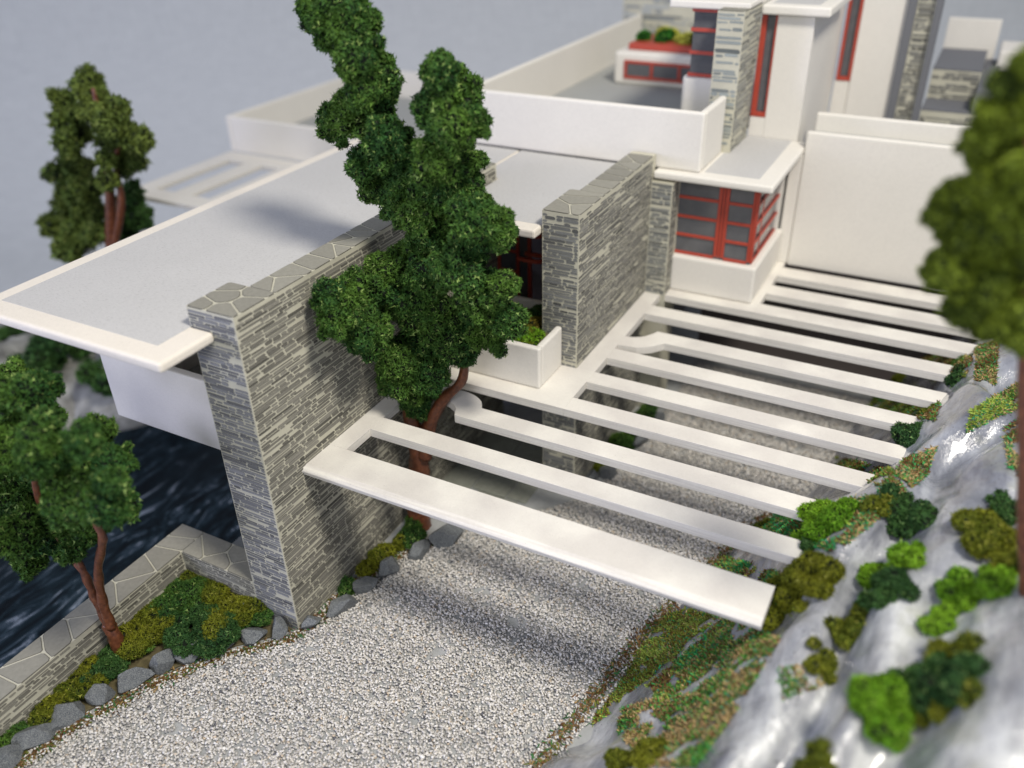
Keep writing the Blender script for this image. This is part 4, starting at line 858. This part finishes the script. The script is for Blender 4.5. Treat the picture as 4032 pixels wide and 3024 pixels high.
# slender tree in the bed
p0 = at((470, 2580), z=0.05)
t2 = empty('tree', tuple(p0), 'green tree with forked copper trunk in the planting bed, near left', 'tree', 'model trees with copper trunks')
specs2 = [(60, 850, 62), (20, 880, 60), (95, 900, 45), (30, 970, 75), (100, 980, 60), (180, 950, 48), (215, 990, 55), (240, 1040, 42), (235, 1100, 48), (150, 1080, 70), (60, 1070, 80), (20, 1150, 70), (110, 1150, 65), (200, 1130, 45), (150, 1190, 35), (60, 1210, 40), (20, 820, 45), (180, 1030, 60), (255, 1000, 46), (262, 1085, 44), (130, 1000, 60), (90, 940, 60), (50, 1030, 70), (200, 1080, 55), (130, 1120, 60), (210, 930, 40), (105, 830, 35)]
tree_clumps(t2, specs2, p0[1], GREEN, 1.0, 250, 0.07)
def tq(u, v_, dy=0): p = at((u * VS, v_ * VS), y=p0[1] + dy); return tuple(p - p0)
tube([(0, 0, -0.15), tq(250, 1380), tq(232, 1345)], [0.24, 0.20, 0.18], 10, 0.8, 0.14).build('trunk', M['bark'], t2, smooth=True)
tube([tq(240, 1355), tq(222, 1300), tq(212, 1230), tq(222, 1165), tq(205, 1120), tq(210, 1050, -.2)], [0.16, 0.13, 0.115, 0.11, 0.08, 0.06], 9, 0.8, 0.16).build('branch', M['bark'], t2, smooth=True)
tube([tq(236, 1350), tq(205, 1290), tq(180, 1235), tq(145, 1185), tq(90, 1100, -.2), tq(60, 950, -.2)], [0.15, 0.12, 0.11, 0.10, 0.08, 0.06], 9, 0.8, 0.16).build('branch', M['bark'], t2, smooth=True)
# tree beyond the river
OLV2 = [(0.085, 0.135, 0.028), (0.15, 0.20, 0.038), (0.22, 0.27, 0.07)]
yb_ = 11.0; pb = at((455, 1230), y=yb_)
t3 = empty('tree', (pb[0], pb[1], -3.0), 'blurred olive green tree with a gap in its crown beyond the roof, far left', 'tree', 'model trees with copper trunks')
specs3 = [(190, 185, 40), (200, 230, 45), (135, 215, 28), (140, 255, 35), (165, 280, 42), (230, 265, 42), (270, 290, 36), (310, 305, 28), (255, 240, 32), (145, 310, 30), (275, 345, 40), (225, 345, 22), (160, 355, 40), (125, 375, 30), (180, 405, 45), (150, 440, 42), (190, 455, 45), (120, 490, 32), (170, 510, 48), (150, 540, 35), (230, 390, 25), (205, 500, 35), (235, 300, 30)]
tree_clumps(t3, specs3, yb_, OLV2, 0.9, 60, 0.14, group_n=4)
tree_clumps(t3, [(280, 440, 38), (300, 470, 32), (270, 490, 36), (285, 410, 25)], yb_ + 1.5, DARK, 0.3, 60, 0.14, group_n=4)
def tb(u, v_): p = at((u * VS, v_ * VS), y=yb_); return (p[0] - pb[0], 0, p[2] + 3.0)
tube([(0, 0, -0.3), tb(245, 560), tb(238, 430), tb(225, 300), tb(200, 190)], [0.35, 0.28, 0.22, 0.16, 0.08], 8, 0.4, 0.1).build('trunk', M['bark'], t3, smooth=True)
tube([tb(245, 540), tb(262, 440), tb(250, 350), tb(265, 290)], [0.2, 0.16, 0.12, 0.08], 8, 0.4, 0.1).build('branch', M['bark'], t3, smooth=True)
# foreground tree, right edge
OLV4 = [(0.055, 0.085, 0.008), (0.18, 0.24, 0.018), (0.40, 0.52, 0.07)]
yf = 1.8; gx_ = at((2222 * VS, 1300 * VS), y=yf)
t4 = empty('tree', (gx_[0], gx_[1], terr(gx_[0], gx_[1]) - 0.05), 'blurred olive tree cut by the picture edge on the rock slope, close to us', 'tree', 'model trees with copper trunks')
specs4 = [(2205, 215, 62), (2165, 260, 52), (2135, 245, 38), (2190, 330, 75), (2120, 335, 46), (2140, 410, 70), (2070, 420, 42), (2030, 455, 36), (2015, 470, 26), (2150, 500, 95), (2070, 520, 62), (2060, 590, 62), (2008, 585, 22), (2025, 610, 26), (2120, 620, 75), (2090, 670, 50), (2180, 690, 65), (2220, 560, 90), (2140, 705, 42), (2240, 400, 80), (2230, 130, 40), (2205, 730, 40), (2110, 300, 45), (2090, 470, 60), (2150, 580, 80), (2200, 450, 90), (2110, 540, 60), (2040, 560, 40), (2170, 180, 40)]
tree_clumps(t4, specs4, yf, OLV4, 0.5, 420, 0.05, group_n=4)
def tf(u, v_): p = at((u * VS, v_ * VS), y=yf); return (p[0] - t4.location[0], 0, p[2] - t4.location[2])
tube([(0, 0, -0.2), tf(2216, 1100), tf(2214, 850), tf(2220, 600), tf(2225, 300)], [0.17, 0.14, 0.12, 0.10, 0.06], 9, 0.5, 0.12).build('trunk', M['bark'], t4, smooth=True)

# ================================================================== FAR BANK OF THE RIVER
gxb, gyb = np.meshgrid(np.linspace(-34, -14, 60), np.linspace(-4, 16, 60)); bxx, byy = gxb.ravel(), gyb.ravel()
hz = np.clip((-19.5 - bxx + 0.25 * (byy - 6)) / 5.0, -0.6, 1) * 3.2 + vn2(bxx * 0.35, byy * 0.35, 2) * 1.6 + vn2(bxx * 1.0, byy * 1.0, 5) * 0.5 - 3.2
hz -= np.clip((byy - 9) / 3.0, 0, 3) * 3.0; hz -= np.clip((-24.5 - bxx) / 3, 0, 3) * 2.6
ib = np.arange(3600).reshape(60, 60); Fb = np.stack([ib[:-1, :-1], ib[:-1, 1:], ib[1:, 1:], ib[1:, :-1]], 2).reshape(-1, 4)
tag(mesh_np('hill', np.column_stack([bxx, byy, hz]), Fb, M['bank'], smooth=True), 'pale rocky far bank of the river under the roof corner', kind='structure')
for i, (px, z, L, lab) in enumerate([((40, 1380), -2.4, 5.0, 'large pale boulder on the far river bank, under the roof corner'), ((330, 1430), -2.4, 5.2, 'pale grey boulder on the far bank behind the white parapet'), ((-60, 1500), -2.2, 6.0, 'pale boulder on the far bank at the picture edge'), ((420, 1560), -2.6, 5.0, 'long low boulder at the far water line'), ((150, 1600), -2.6, 4.5, 'grey boulder low on the far bank behind the slender tree'), ((560, 1500), -2.4, 5.5, 'grey boulder half hidden behind the white parapet')]):
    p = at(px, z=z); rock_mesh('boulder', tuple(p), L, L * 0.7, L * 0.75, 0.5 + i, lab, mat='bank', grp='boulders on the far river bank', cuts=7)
for px, z, r, lab in [((130, 1420), -0.4, 1.3, 'dark moss hanging between two boulders on the far bank'),  ((350, 1360), -0.6, 1.0, 'dark moss patch above the far boulder, under the roof'), ((420, 1480), -0.6, 1.0, 'moss at the far water line beside the white parapet'), ((20, 1340), -0.6, 0.9, 'dark moss on the far bank at the picture edge')]:
    p = at(px, z=z); o = empty('moss_clump', tuple(p), lab, 'moss', 'moss on the far river bank')
    foam('foliage', [(random.uniform(-r, r) * .7, random.uniform(-r, r) * .7, random.uniform(-r, r) * 0.5, r * random.uniform(0.35, 0.55)) for k in range(8)], o, DARK, 50, 0.14, 0.9, maxn=3000)
